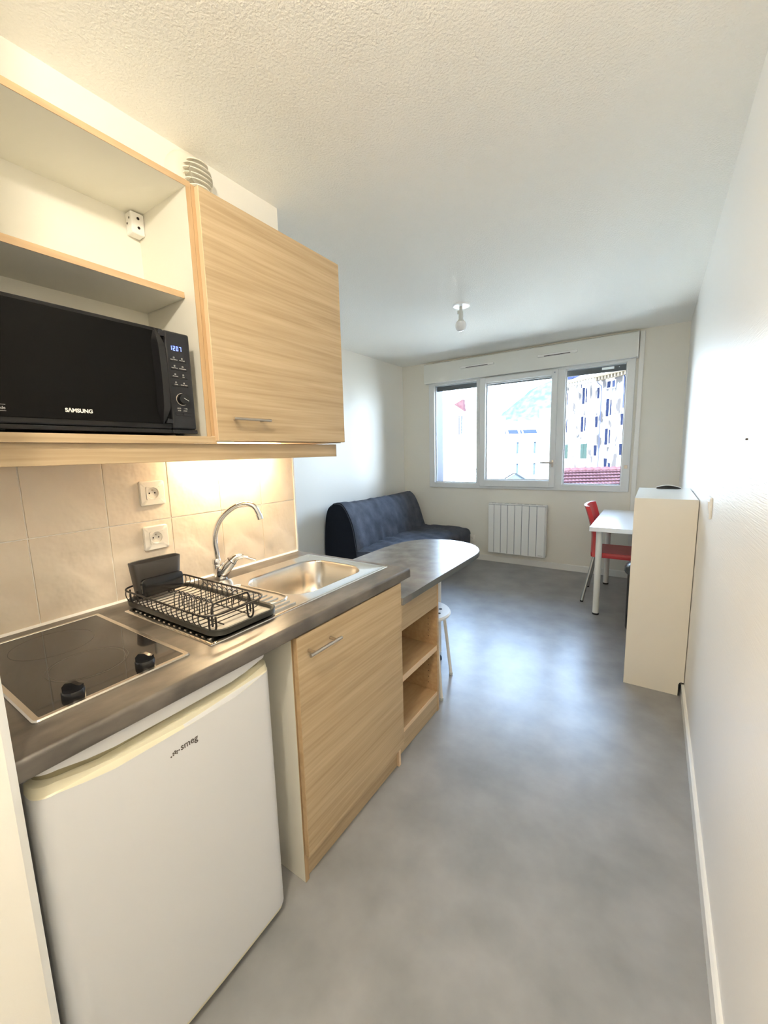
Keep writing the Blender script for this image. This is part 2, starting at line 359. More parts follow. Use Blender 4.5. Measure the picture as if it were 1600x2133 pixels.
# ================================================================ WINDOW
win = sroot('window_1', (0.165, YB, WZ0))
def frame(mb, x0, x1, z0, z1, wl, wr, wb, wt, y0, y1, bev=0.004):
    mb.box(x0, x0+wl, y0, y1, z0, z1, bev); mb.box(x1-wr, x1, y0, y1, z0, z1, bev)
    mb.box(x0+wl-0.004, x1-wr+0.004, y0, y1, z0, z0+wb, bev); mb.box(x0+wl-0.004, x1-wr+0.004, y0, y1, z1-wt, z1, bev)
    return mb
fr = MB(); frame(fr, -0.953, 1.282, 0.893, 2.215, 0.075, 0.072, 0.065, 0.048, YB-0.020, YB+0.05)
fr.box(-0.322, -0.215, YB-0.020, YB+0.05, 0.955, 2.17, 0.004); fr.box(0.535, 0.655, YB-0.020, YB+0.05, 0.955, 2.17, 0.004)
fr.build('window_frame', M['pvc'], win)
sa = MB(); frame(sa, -0.272, 0.583, 0.922, 2.180, 0.068, 0.060, 0.078, 0.058, YB-0.048, YB+0.045, 0.006)
sash = sa.build('window_sash', M['pvc'], win)
for x0, x1, z0, z1, y in ((-0.878, -0.322, 0.958, 2.167, YB+0.02), (-0.204, 0.523, 1.0, 2.122, YB+0.0), (0.655, 1.21, 0.958, 2.167, YB+0.02)):
    gk = MB(); frame(gk, x0, x1, z0, z1, 0.007, 0.007, 0.007, 0.007, y-0.012, y+0.012, 0)
    gk.build('glazing_bead', M['gasket'] if 0 else M['pvc'], win)
    gg = MB(); frame(gg, x0+0.007, x1-0.007, z0+0.007, z1-0.007, 0.004, 0.004, 0.004, 0.004, y-0.002, y+0.012, 0)
    gg.build('glazing_gasket', M['gasket'], win)
    MB().box(x0+0.01, x1-0.01, y+0.002, y+0.006, z0+0.01, z1-0.01).build('window_pane', M['glass'], win)
hd = MB(); hd.box(0.548, 0.568, YB-0.058, YB-0.048, 1.150, 1.225, 0.004); hd.cone((0.558, YB-0.058, 1.195), (0.558, YB-0.085, 1.195), 0.009)
hd.tube([(0.562, YB-0.088, 1.195), (0.52, YB-0.090, 1.198), (0.46, YB-0.092, 1.200), (0.438, YB-0.092, 1.200)], [0.010, 0.010, 0.009, 0.007], 10)
hd.build('window_handle', M['nickel'], win, smooth=True)
for z in (1.02, 1.55, 2.08):
    MB().cone((-0.274, YB-0.040, z-0.028), (-0.274, YB-0.040, z+0.028), 0.007, n=10).build('hinge', M['pvc'], win, smooth=True)
MB().box(1.232, 1.262, YB-0.030, YB-0.018, 1.13, 1.165, 0.003).cone((1.247, YB-0.036, 1.148), (1.247, YB-0.028, 1.148), 0.008).build('crank_bracket', M['nickel'], win)
MB().box(0.545, 0.560, YB-0.052, YB-0.047, 2.14, 2.152, 0.001).build('drain_cap', M['gasket'], win)
# outside reveal, rolled-down edge of the shutter
MB().box(-0.93, -0.895, YB+0.052, YB+0.275, WZ0, WZ1).box(1.23, 1.265, YB+0.052, YB+0.275, WZ0, WZ1).build('shutter_guide', M['cladding'], win)
MB().box(-0.93, 1.265, YB+0.052, YB+0.30, WZ0-0.03, WZ0+0.02).build('window_sill', M['zinc_pale'], win)
sl = MB().box(-0.893, 1.228, YB+0.105, YB+0.120, 2.108, 2.20, 0.002).build('shutter_bottom_slat', M['slat'], win)
MB().box(0.98, 1.09, YB+0.099, YB+0.104, 2.135, 2.158).build('stopper_label', M['white'], sl)
MB().lathe((1.135, YB+0.101, 2.148), [(0.004, 0), (0.004, -0.003), (0.001, -0.003)], 'y', 8).build('slat_screw', M['white'], sl)

# roller shutter box with two slot vents
sb = thing('roller_shutter_box', 'long white roller shutter box above the window, right under the ceiling', 'shutter box', (0.16, YB, 2.19))
yf = YB-0.085
MB().prism([(YB, 2.43), (YB-0.055, 2.43), (yf+0.004, 2.418), (yf, 2.405), (yf-0.003, 2.30), (yf, 2.215), (yf+0.006, 2.195), (YB-0.01, 2.19), (YB, 2.19)], 'x', -0.985, 1.292).build('box_cover', M['shutterbox'], sb, smooth=True)
MB().prism([(YB, 2.432), (YB-0.06, 2.432), (yf-0.003, 2.42), (yf-0.006, 2.30), (yf, 2.192), (YB, 2.186)], 'x', 1.292, 1.300).build('end_cap', M['white'], sb)
MB().box(-0.98, 1.28, yf+0.002, yf+0.016, 2.188, 2.194, 0.002).build('bottom_lip', M['white'], sb)
for x0, x1 in ((-0.495, -0.09), (0.38, 0.775)):
    v = MB(); pts = rrect(x0, x1, 2.308, 2.336, 0.013, 5)
    v.rings([[(px, yf-0.002, pz) for px, pz in pts], [(px, yf-0.014, pz) for px, pz in pts], [(px*0.985+(x0+x1)*0.0075, yf-0.018, pz*0.8+2.322*0.2) for px, pz in pts]])
    vo = v.build('slot_vent', M['white'], sb, smooth=True)
    MB().box(x0+0.07, x1-0.07, yf-0.0195, yf-0.017, 2.311, 2.317).build('vent_slit', M['hole'], vo)

# ================================================================ OUTSIDE
gnd = struct(MB().box(-260, 160, YB+0.6, 700, -12.5, -12).build('ground', M['ground']))
# old stucco apartment house, seen through the right pane.  s runs left along its front from the near corner
A = Vector((-1.17, 46.7, 0)); E1 = Vector((-0.79222584, 0.61022801, 0)); NN = Vector((-E1.y, E1.x, 0)) * -1
if NN.y > 0: NN = -NN
def fpt(s_, z, d=0.0): v = A + E1*s_ + NN*d; return (v.x, v.y, z)
def fbox(mb, s0, s1, z0, z1, d0, d1):
    vs = [mb.bm.verts.new(fpt(s_, z, d)) for s_, z, d in ((s0,z0,d0),(s1,z0,d0),(s1,z0,d1),(s0,z0,d1),(s0,z1,d0),(s1,z1,d0),(s1,z1,d1),(s0,z1,d1))]
    for f in ((0,1,2,3),(4,5,6,7),(0,1,5,4),(1,2,6,5),(2,3,7,6),(3,0,4,7)): mb.bm.faces.new([vs[i] for i in f])
    return mb
ho = thing('stucco_apartment_house', 'tall weathered stucco house with many windows, filling the right window pane', 'building', (A.x-3, A.y+8, -12))
fbox(MB(), -3.2, 8.75, -12, 8.55, -9, 0).build('wall', M['stucco'], ho)
wins = [(4.55, 5.50, 6.05, 7.80), (7.35, 8.1, 6.15, 7.75), (3.22, 3.50, 6.4, 7.5), (4.55, 5.55, 3.08, 4.75), (7.3, 8.1, 3.02, 4.75), (3.27, 3.60, 3.46, 4.6),
        (3.23, 3.61, 0.5, 1.6), (1.38, 2.32, 7.27, 7.93), (1.35, 2.33, 4.46, 6.22), (1.33, 2.31, 1.61, 3.25), (1.88, 2.25, -0.75, 0.21), (1.45, 1.73, -0.7, -0.25), (0.24, 0.50, 3.48, 4.58), (0.2, 0.49, 0.55, 1.65)]
for s0, s1, z0, z1 in wins:
    f = fbox(MB(), s0-0.06, s1+0.06, z0-0.06, z1+0.06, 0.0, 0.035).build('window', M['ext_frame'] if s1-s0 > 0.6 else M['stucco'], ho)
    wdt = s1-s0
    if wdt > 0.6 and z1-z0 > 1:
        fbox(MB(), s0+wdt*0.62, s1, z0, z1, 0.03, 0.05).build('pane', M['ext_dark'], f)
        fbox(MB(), s0+wdt*0.30, s0+wdt*0.50, z0+0.1, z1-0.12, 0.03, 0.05).build('pane', M['ext_dark'], f)
        fbox(MB(), s0-0.15, s1+0.15, z0-0.22, z0-0.06, 0.0, 0.22).build('sill', M['ext_frame'], ho)
    elif wdt > 0.6:
        fbox(MB(), s0+wdt*0.55, s1, z0, z1, 0.03, 0.05).build('pane', M['ext_dark'], f)
        fbox(MB(), s0, s0+wdt*0.35, z0, z1, 0.03, 0.05).build('pane', M['ext_blue'], f)
    else: fbox(MB(), s0, s1, z0, z1, 0.03, 0.05).build('pane', M['ext_dark'], f)
for s0, s1, z0, z1 in ((4.57, 5.46, 0.2, 1.78), (7.37, 8.05, 0.19, 1.79)):
    for k in range(2):
        a, b = s0+(s1-s0)*k/2, s0+(s1-s0)*(k+1)/2-0.03
        sh = fbox(MB(), a, b, z0, z1, 0.0, 0.06).build('shutter_leaf', M['ext_green'], ho)
    fbox(MB(), s0-0.15, s1+0.15, z0-0.2, z0-0.04, 0.0, 0.22).build('sill', M['ext_frame'], ho)
ev = MB()
fbox(ev, -3.6, 8.95, 8.5, 8.62, -9.5, 0.75)
ev.build('eave', M['ext_eave'], ho)
for k in range(22):
    s0 = -0.2+k*0.38
    fbox(MB(), s0, s0+0.14, 8.18, 8.50, 0.0, 0.55).build('eave_bracket', M['ext_eave'] if s0 < 3.4 else M['stucco'], ho)
rf = MB()
vsr = [rf.bm.verts.new(fpt(*v)) for v in ((-3.7, 8.62, 0.85), (9.0, 8.62, 0.85), (9.0, 11.2, -4.8), (-3.7, 11.2, -4.8), (9.0, 8.62, -10), (-3.7, 8.62, -10))]
rf.bm.faces.new(vsr[:4]); rf.bm.faces.new((vsr[3], vsr[2], vsr[4], vsr[5])); rf.bm.faces.new((vsr[0], vsr[3], vsr[5])); rf.bm.faces.new((vsr[1], vsr[4], vsr[2]))
rf.build('roof', M['roof_pale'], ho)
MB().tube([fpt(3.25, 8.4, 0.3), fpt(3.25, 7.95, 0.3), fpt(2.95, 7.6, 0.12), fpt(2.9, 6.3, 0.12), fpt(2.9, -12, 0.12)], 0.05, 6).build('downpipe', M['ext_pipe'], ho)
MB().tube([fpt(0.28, 8.4, 0.3), fpt(0.25, 8.0, 0.12), fpt(0.25, 5.1, 0.12)], 0.07, 6).build('downpipe', M['ext_pipe'], ho)
MB().tube([fpt(5.6, 8.4, 0.12), fpt(5.6, 7.8, 0.12)], 0.05, 6).build('downpipe', M['ext_pipe'], ho)
fbox(MB(), 6.6, 7.6, 9.0, 9.35, -1.2, 0.2).build('roof_hatch', M['ext_blue'], ho)

# white office block in the middle pane
P0 = Vector((-26.5, 73.0, 0)); PE = Vector((0.83, 0.555, 0)).normalized(); PN = Vector((PE.y, -PE.x, 0))
def bpt(s_, z, d=0.0): v = P0 + PE*s_ + PN*d; return (v.x, v.y, z)
def bbox(mb, s0, s1, z0, z1, d0, d1):
    vs = [mb.bm.verts.new(bpt(s_, z, d)) for s_, z, d in ((s0,z0,d0),(s1,z0,d0),(s1,z0,d1),(s0,z0,d1),(s0,z1,d0),(s1,z1,d0),(s1,z1,d1),(s0,z1,d1))]
    for f in ((0,1,2,3),(4,5,6,7),(0,1,5,4),(1,2,6,5),(2,3,7,6),(3,0,4,7)): mb.bm.faces.new([vs[i] for i in f])
    return mb
bo = thing('white_flat_roofed_block', 'long white flat-roofed block with square windows, behind the middle window pane', 'building', (-20, 82, -12))
bbox(MB(), -2.0, 18, -12, 4.15, -6, 0).build('wall', M['render_white'], bo)
bbox(MB(), -2.2, 18.2, 4.0, 4.2, -6.2, 0.25).build('parapet', M['render_white'], bo)
bbox(MB(), 11.0, 18.2, 4.20, 4.26, -0.3, 0.28).build('parapet_flashing', M['zinc'], bo)
for zz in (0.62, -3.3):
    for k, s0 in enumerate((1.3, 4.55, 7.6, 10.8, 14.2)):
        s1 = s0+2.0; z0, z1 = zz, zz+2.15
        f = bbox(MB(), s0-0.1, s1+0.1, z0-0.1, z1+0.1, 0.0, 0.05).build('window', M['ext_frame'], bo)
        bbox(MB(), s0, s0+0.42, z0, z1, 0.04, 0.08).build('pane', M['far_blue'], f)
        bbox(MB(), s0, s1, z1-0.1, z1, 0.04, 0.30).build('window_hood', M['zinc_pale'], bo)
        bbox(MB(), s0-0.1, s1+0.1, z0-0.14, z0-0.02, 0.04, 0.32).build('sill', M['roof_red'] if k == 1 and zz > 0 else M['zinc_pale'], bo)
for s0, s1 in ((4.35, 5.9), (6.3, 8.15), (8.5, 8.85), (9.1, 11.6)):
    g = MB(); vv = [g.bm.verts.new(bpt(*v)) for v in ((s0, 4.3, -0.4), (s1, 4.3, -0.4), (s1+0.15, 5.05, -1.5), (s0+0.15, 5.05, -1.5), (s0, 4.24, -0.45), (s1, 4.24, -0.45), (s1+0.15, 4.99, -1.55), (s0+0.15, 4.99, -1.55))]
    for f in ((0,1,2,3),(4,5,6,7),(0,1,5,4),(1,2,6,5),(2,3,7,6),(3,0,4,7)): g.bm.faces.new([vv[i] for i in f])
    g.build('solar_panel', M['ext_blue'], bo)
# vaulted hall behind it
vh = thing('vaulted_white_hall', 'white hall with a row of barrel vaults, above the solar panels of the block', 'building', (-24, 95, -12))
MB().box(-34, -12, 92, 104, -12, 6.6).build('wall', M['render_white'], vh)
for k in range(7):
    cx = -31.4+k*2.75
    L = [[(cx+1.3*math.cos(a), yy, 6.6+1.2*math.sin(a)) for a in [PI*i/10 for i in range(11)]] for yy in (91.7, 104)]
    v = MB(); v.rings(L, closed=True); v.build('barrel_vault', M['render_white'], vh, smooth=True)
    L = [(cx+1.32*math.cos(a), 91.65, 6.65+1.22*math.sin(a)) for a in [PI*(0.3+0.4*i/8) for i in range(9)]]
    MB().tube(L, 0.10, 5).build('vault_rim', M['ext_eave'], vh)
MB().box(-18.8, -15.6, 88.5, 91, -12, 9.4).build('stair_tower', M['render_white'], vh)
# left block with a red gable
lb = thing('white_gabled_house', 'plain white house with a small red gable roof, seen through the left window pane', 'building', (-26, 58, -12))
MB().box(-40, -17.6, 53.6, 62, -12, 6.25).build('wall', M['render_white'], lb)
MB().box(-30, -20.3, 55, 62, 6.25, 7.4).build('upper_wall', M['render_white'], lb)
MB().prism([(-22.2, 7.75), (-20.9, 8.35), (-20.75, 6.75)], 'y', 53.55, 54.4).build('gable_roof', M['roof_red'], lb)
for x in (-21.35, -20.98): MB().tube([(x, 53.48, 3.6), (x, 53.48, 6.1)], 0.09, 6).build('downpipe', M['ext_pipe'], lb)
MB().box(-22.6, -20.3, 53.48, 53.6, 6.14, 6.22).build('gutter', M['zinc_pale'], lb)
for x0, x1, z0 in ((-22.4, -20.9, 1.35), (-19.9, -18.6, 1.4), (-22.4, -21.6, -1.3), (-19.9, -18.6, -1.2)):
    MB().box(x0, x1, 53.45, 53.6, z0, z0+0.12).build('sill', M['zinc_pale'], lb)
# small gable just below the sill
gb = thing('small_glazed_gable', 'small pale gable with dark edges, at the bottom of the middle window pane', 'roof gable', (-7.1, 30.5, -12))
MB().prism([(-8.3, -1.15), (-7.1, -0.42), (-5.9, -1.15), (-5.9, -12), (-8.3, -12)], 'y', 30.4, 33).build('gable_wall', M['zinc_pale'], gb)
for sgn in (-1, 1):
    MB().tube([(-7.1, 30.35, -0.33), (-7.1+sgn*1.35, 30.35, -1.16)], 0.05, 5).build('verge', M['zinc'], gb)
MB().prism([(-7.45, -1.16), (-7.1, -0.95), (-6.75, -1.16)], 'y', 30.3, 30.36).build('gable_vent', M['ext_blue'], gb)
# tiled roof right below the window (right pane)
tr = thing('red_tiled_roof', 'faded red tiled roof right below the right window pane', 'roof', (0.5, 16, -12))
MB().prism([(-1.45, 17.1), (1.4, 13.0), (9.3, 18.5), (6.5, 22.7)], 'z', -12, -0.98).build('wall', M['stucco'], tr)
ra = Vector((-1.55, 17.25, 0.42)); rb = Vector((6.7, 22.93, 0.42)); rd = (rb-ra).normalized(); dn = Vector((rd.y, -rd.x, 0)).normalized()
if dn.y > 0: dn = -dn
NR, NC = 16, 150
t = MB(); rows = []
for r in range(NR):
    for e in (0, 1):
        dd = r*0.33+(0.0 if e == 0 else 0.33); zz = 0.45-0.27*dd-(0.0 if e == 0 else 0.0)+(0.06 if e == 1 else 0.0)
        row = []
        for c in range(NC+1):
            p = ra+rd*(10.0*c/NC-0.5*dd)+dn*dd; row.append(t.bm.verts.new((p.x, p.y, zz+0.035*abs(math.sin(c*PI/2)))))
        rows.append(row)
for a, b in zip(rows, rows[1:]):
    for c in range(NC): t.bm.faces.new((a[c], a[c+1], b[c+1], b[c]))
t.build('roof_tiles', M['roof_red'], tr, kind='stuff')
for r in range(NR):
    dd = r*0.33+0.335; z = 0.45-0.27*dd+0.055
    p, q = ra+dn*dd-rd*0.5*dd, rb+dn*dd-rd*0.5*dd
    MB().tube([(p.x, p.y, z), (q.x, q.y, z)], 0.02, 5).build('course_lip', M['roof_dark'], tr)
for k in range(33):
    p = ra+rd*(k*0.30); q = ra+rd*(k*0.30+0.31)
    MB().cone((p.x, p.y, 0.47), (q.x, q.y, 0.49), 0.10, 0.12, 8).build('ridge_tile', M['roof_red'], tr, smooth=True)
# mountain
mt = MB(); cols = []
crest = [(-0.9, 0.03), (-0.40, 0.035), (-0.356, 0.045), (-0.321, 0.080), (-0.281, 0.113), (-0.243, 0.138), (-0.202, 0.158), (-0.154, 0.181), (-0.05, 0.20), (0.15, 0.17), (0.5, 0.10)]
def crest_at(u):
    for (a, ea), (b, eb) in zip(crest, crest[1:]):
        if a <= u <= b: return ea+(eb-ea)*(u-a)/(b-a)
    return 0.05
for i in range(81):
    u = -0.85+i*1.3/80; e = crest_at(u)+0.003*math.sin(i*1.7)+0.002*math.sin(i*4.1)
    col_ = []
    for j in range(13):
        v = j/12; y = 560+v*140
        col_.append(mt.bm.verts.new((u*700+CAMX+4*math.sin(j*2.1+i), y, -12+(e*700+13)*v**0.8+3*math.sin(i*1.3+j*1.9)*math.sin(PI*v))))
    cols.append(col_)
for a, b in zip(cols, cols[1:]):
    for j in range(12): mt.bm.faces.new((a[j], b[j], b[j+1], a[j+1]))
tag(mt.build('wooded_mountain', M['mountain'], smooth=True), 'hazy blue-green wooded mountain behind the roofs', 'mountain')


# ================================================================ UPPER CABINETS
UX = 0.3116
def shelf_box(mb, *a): return mb.box(*a)
uc = thing('open_wall_cabinet', 'open oak-edged wall cabinet holding the microwave, left of the closed one', 'wall cabinet', (0.15, 0.49, 1.39))
Z0, Z1 = 1.3937, 2.158
MB().box(0.004, 0.2896, 0.792, 0.8065, Z0, Z1).build('side_panel', M['carcass'], uc)
MB().box(0.004, 0.2896, 0.172, 0.187, Z0, Z1).build('side_panel', M['carcass'], uc)
for y0, y1 in ((0.792, 0.8065), (0.172, 0.187)): MB().box(0.2897, 0.2916, y0, y1, Z0+0.02, Z1-0.0162).build('side_edge', M['wood_v'], uc)
MB().box(0.004, 0.2896, 0.187, 0.792, Z1-0.016, Z1).build('top_panel', M['carcass'], uc)
MB().box(0.2897, 0.2916, 0.172, 0.8065, Z1-0.016, Z1+0.001).build('top_edge', M['wood_edge'], uc)
MB().box(0.004, 0.010, 0.187, 0.792, 1.415, Z1-0.016).build('back_panel', M['carcass'], uc)
MB().box(0.010, 0.236, 0.1885, 0.7905, 1.841, 1.858).build('shelf', M['carcass'], uc)
MB().box(0.236, 0.2385, 0.1885, 0.7905, 1.841, 1.859).build('shelf_edge', M['wood_edge'], uc)
MB().box(0.004, 0.2896, 0.172, 0.8065, 1.3937, 1.4135).build('bottom_panel', M['wood'], uc)
MB().box(0.2897, 0.2960, 0.172, 0.822, 1.3925, 1.4145).build('bottom_edge', M['wood'], uc)
hb = MB().box(0.0105, 0.048, 0.750, 0.7915, 2.072, 2.138, 0.004).build('hanging_bracket', M['white'], uc)
for y, z in ((0.760, 2.12), (0.760, 2.092)): MB().lathe((0.0482, y+0.012, z), [(0.0045, 0), (0.0045, 0.0008)], 'x', 10).build('screw_hole', M['hole'], hb)
for x, z in ((0.022, 2.105), (0.036, 2.118)): MB().lathe((x, 0.7498, z), [(0.0035, 0), (0.0035, -0.0006)], 'y', 10).build('screw_hole', M['logo_grey'], hb)

cc = thing('closed_wall_cabinet', 'closed wall cabinet with a wide light oak door, above the sink', 'wall cabinet', (0.15, 1.14, 1.40))
MB().box(0.004, 0.2896, 0.8075, 0.8225, 1.3975, Z1-0.004).build('side_panel', M['carcass'], cc)
MB().box(0.2897, 0.2916, 0.8075, 0.8225, 1.416, Z1-0.004).build('side_edge', M['wood_v'], cc)
MB().box(0.004, 0.2896, 1.4475, 1.4625, 1.3975, Z1-0.004).build('side_panel', M['wood'], cc)
MB().box(0.004, 0.2896, 0.8225, 1.4475, 1.3975, 1.4125).build('bottom_panel', M['wood'], cc)
MB().box(0.004, 0.2896, 0.8225, 1.4475, Z1-0.02, Z1-0.004).build('top_panel', M['carcass'], cc)
MB().box(0.004, 0.009, 0.8225, 1.4475, 1.4125, Z1-0.02).build('back_panel', M['carcass'], cc)
dr = MB().box(0.2925, UX, 0.8195, 1.4655, 1.4005, 2.150, 0.0008, 1).build('door', M['wood'], cc)
MB().box(0.2927, UX-0.0002, 0.8180, 0.8194, 1.4010, 2.1495).build('door_edge', M['edge_light'], dr)
def bar_handle(name, parent, p0, p1, depth, r=0.005):
    # bar handle parallel to y on a face at x = p.x
    mb = MB(); (x, y0, z), (_, y1, _) = p0, p1
    mb.cone((x+depth, y0, z), (x+depth, y1, z), r, n=14)
    for y in (y0+0.022, y1-0.022): mb.cone((x, y, z), (x+depth, y, z), r*0.85, n=12)
    return mb.build(name, M['nickel'], parent, smooth=True)
bar_handle('handle', dr, (UX, 0.861, 1.472), (UX, 1.015, 1.472), 0.030, 0.0048)
pm = thing('oak_light_pelmet', 'narrow light oak pelmet board running along under both wall cabinets', 'pelmet', (0.27, 0.8, 1.34))
MB().box(0.262, 0.2816, 0.158, 1.439, 1.338, 1.3920, 0.0008, 1).build('pelmet_board', M['wood'], pm)
MB().box(0.02, 0.262, 1.424, 1.439, 1.344, 1.3920).build('end_board', M['wood'], pm)

# lamp strip under the cabinets (lit)
ul = thing('under_cabinet_lamp', 'lit strip lamp under the closed wall cabinet, behind the pelmet', 'lamp', (0.10, 1.06, 1.36))
MB().box(0.085, 0.125, 0.86, 1.26, 1.3745, 1.3970, 0.003).build('lamp_housing', M['white'], ul)
MB().cone((0.105, 0.868, 1.366), (0.105, 1.252, 1.366), 0.0085, n=12).build('lamp_tube', M['tube'], ul, smooth=True)
for y in (0.862, 1.252): MB().box(0.094, 0.116, y, y+0.006, 1.355, 1.3745).build('lamp_end', M['white'], ul)

# ================================================================ MICROWAVE
mw = thing('microwave_oven', 'black microwave oven with a bowed handle and lit clock, in the open wall cabinet', 'microwave', (0.17, 0.51, 1.4135))
FX = 0.300
MB().box(0.03, 0.282, 0.265, 0.752, 1.424, 1.712, 0.006).build('body', M['mwblack'], mw)
MB().box(0.2825, FX, 0.262, 0.6755, 1.4335, 1.7135, 0.004, 2).build('door', M['mwblack'], mw)
dg_ = MB().box(FX+0.0002, FX+0.0028, 0.264, 0.674, 1.4480, 1.7040, 0.001, 1).build('door_glass', M['mwglass'], mw)
MB().box(0.2825, FX, 0.6765, 0.7540, 1.4335, 1.7135, 0.0065, 3).build('control_panel', M['mwpanel'], mw)
MB().box(0.2823, FX+0.0005, 0.677, 0.755, 1.4215, 1.4325, 0.002).build('lower_strip', M['mwpanel'], mw)
MB().box(0.2823, FX+0.0005, 0.262, 0.675, 1.4215, 1.4325, 0.002).build('lower_strip', M['mwblack'], mw)
for x, y in ((0.06, 0.30), (0.06, 0.72), (0.26, 0.30), (0.26, 0.72)): MB().lathe((x, y, 1.4137), [(0.012, 0), (0.014, 0.0108)], 'z', 12).build('foot', M['black'], mw)
# bowed handle: lens-shaped outline with a slot, standing proud of the door
hm = MB()
pts_o, N = [], 24
def lens(t, half): return half*math.sin(PI*t)**0.65
L1, L2, L3, L4 = [], [], [], []
for i in range(N+1):
    tt = i/N; z = 1.4465+(1.7105-1.4465)*tt; hw = max(0.0006, 0.0140*min(1, math.sin(PI*tt)*2.2)**0.8)
    yc = 0.648+0.004*math.sin(PI*tt); bow = 0.022*min(1.0, math.sin(PI*tt)*1.9)+0.004
    L1.append((FX+0.002, yc-hw, z)); L2.append((FX+0.002+bow, yc-hw*0.55, z)); L3.append((FX+0.002+bow, yc+hw*0.75, z)); L4.append((FX+0.002+bow*0.55, yc+hw, z))
R = [[hm.bm.verts.new(v) for v in (a, b, c, d)] for a, b, c, d in zip(L1, L2, L3, L4)]
for a, b in zip(R, R[1:]):
    for k in range(4): hm.bm.faces.new((a[k], a[(k+1) % 4], b[(k+1) % 4], b[k]))
hm.bm.faces.new(R[0]); hm.bm.faces.new(R[-1][::-1])
hm.build('handle', M['black'], mw, smooth=True)
for z0, z1 in ((1.692, 1.7085), (1.450, 1.463)):
    MB().prism([(0.6555, z0), (0.674, z0), (0.674, z1-0.003), (0.660, z1)], 'x', FX+0.001, FX+0.010).build('handle_mount', M['mwpanel'], mw)
# seven segment clock 12:07
seg = {'1': 'bc', '2': 'abged', '0': 'abcdef', '7': 'abc'}
for k, ch in enumerate('1207'):
    y0 = 0.6905+k*0.0096; z0 = 1.6585-k*0.0002; wd, hh, tk = 0.0058, 0.0125, 0.0013; x0, x1 = FX+0.0002, FX+0.0008
    B = MB(); z0 = 1.6600
    S = {'a': (y0, y0+wd, z0+hh-tk, z0+hh), 'g': (y0, y0+wd, z0+hh/2-tk/2, z0+hh/2+tk/2), 'd': (y0, y0+wd, z0, z0+tk),
         'f': (y0, y0+tk, z0+hh/2, z0+hh), 'e': (y0, y0+tk, z0, z0+hh/2), 'b': (y0+wd-tk, y0+wd, z0+hh/2+0.0004, z0+hh-0.0004), 'c': (y0+wd-tk, y0+wd, z0+0.0004, z0+hh/2-0.0004)}
    for s_ in seg[ch]: B.box(x0, x1, S[s_][0], S[s_][1], S[s_][2], S[s_][3])
    B.build('clock_digit', M['digit'], mw)
YX, ZX = (0, 1, 0), (0, 0, 1)
labels = [('Quick Defrost', 'Auto Cook'), ('Keep Warm', 'Deodorization'), ('Microwave', 'Grill'), ('Combi', 'Kitchen Timer')]
for r, (a, b) in enumerate(labels):
    z = 1.6350-r*0.0235
    bt = MB().box(FX-0.0005, FX+0.0012, 0.6885, 0.7365, z-0.0068, z-0.0035, 0.0004, 1).build('button_bar', M['black'], mw)
    for yc, s_ in ((0.7000, a), (0.7245, b)):
        lettering(s_, 0.0036, M['print'], mw, (FX+0.0002, yc, z-0.0018), YX, ZX, 0.0002, align='CENTER')
        ic = MB().box(FX+0.0001, FX+0.0006, yc-0.0019, yc+0.0019, z+0.0030, z+0.0036).box(FX+0.0001, FX+0.0006, yc-0.0019, yc+0.0019, z+0.0062, z+0.0068)
        ic.box(FX+0.0001, FX+0.0006, yc-0.0019, yc-0.0013, z+0.0036, z+0.0062).box(FX+0.0001, FX+0.0006, yc+0.0013, yc+0.0019, z+0.0036, z+0.0062)
        ic.build('button_icon', M['print'], mw)
kn = MB().lathe((FX+0.0005, 0.7130, 1.5215), [(0.0165, 0), (0.0165, 0.006), (0.0150, 0.014), (0.0140, 0.0150)], 'x', 32).build('dial', M['black'], mw, smooth=True)
MB().lathe((FX+0.0003, 0.7130, 1.5215), [(0.0175, 0), (0.0178, 0.0012), (0.0166, 0.0015)], 'x', 32).build('dial_ring', M['nickel'], kn, smooth=True)
MB().tube([(FX+0.0158, 0.7110, 1.5240), (FX+0.0158, 0.7255, 1.5165)], 0.0006, 6).build('dial_pointer', M['print'], kn)
lettering('STOP', 0.0040, M['print'], mw, (FX+0.0002, 0.6975, 1.4870), YX, ZX, 0.0002)
lettering('START', 0.0040, M['print'], mw, (FX+0.0002, 0.7150, 1.4870), YX, ZX, 0.0002)
lettering('/ ECO', 0.0045, M['print'], mw, (FX+0.0002, 0.6960, 1.4935), YX, ZX, 0.0002)
lettering('/ +30s', 0.0045, M['print'], mw, (FX+0.0002, 0.7170, 1.4935), YX, ZX, 0.0002)
MB().box(FX-0.0003, FX+0.0008, 0.6900, 0.7385, 1.4740, 1.4745).box(FX-0.0003, FX+0.0008, 0.6900, 0.7385, 1.4820, 1.4825).box(FX-0.0003, FX+0.0008, 0.6900, 0.6905, 1.4740, 1.4825).box(FX-0.0003, FX+0.0008, 0.7140, 0.7145, 1.4740, 1.4825).build('start_button_outline', M['black'], mw)
lettering('S\u039bMSUNG', 0.0128, M['logo_silver'], mw, (FX+0.0030, 0.4140, 1.4655), YX, ZX, 0.0003, name='brand_lettering', bold=0.0004, sx=0.99)
lettering('Ceramic inside', 0.0085, M['print'], mw, (FX+0.0030, 0.3050, 1.4640), YX, ZX, 0.0002, align='RIGHT')
MB().box(FX+0.0029, FX+0.0034, 0.255+0.012, 0.3055, 1.4600, 1.4605).box(FX+0.0029, FX+0.0034, 0.267, 0.3055, 1.4735, 1.4740).build('print_rule', M['print'], mw)
MB().box(0.10, 0.27, 0.7521, 0.7530, 1.45, 1.53).build('side_label', M['print'], mw)

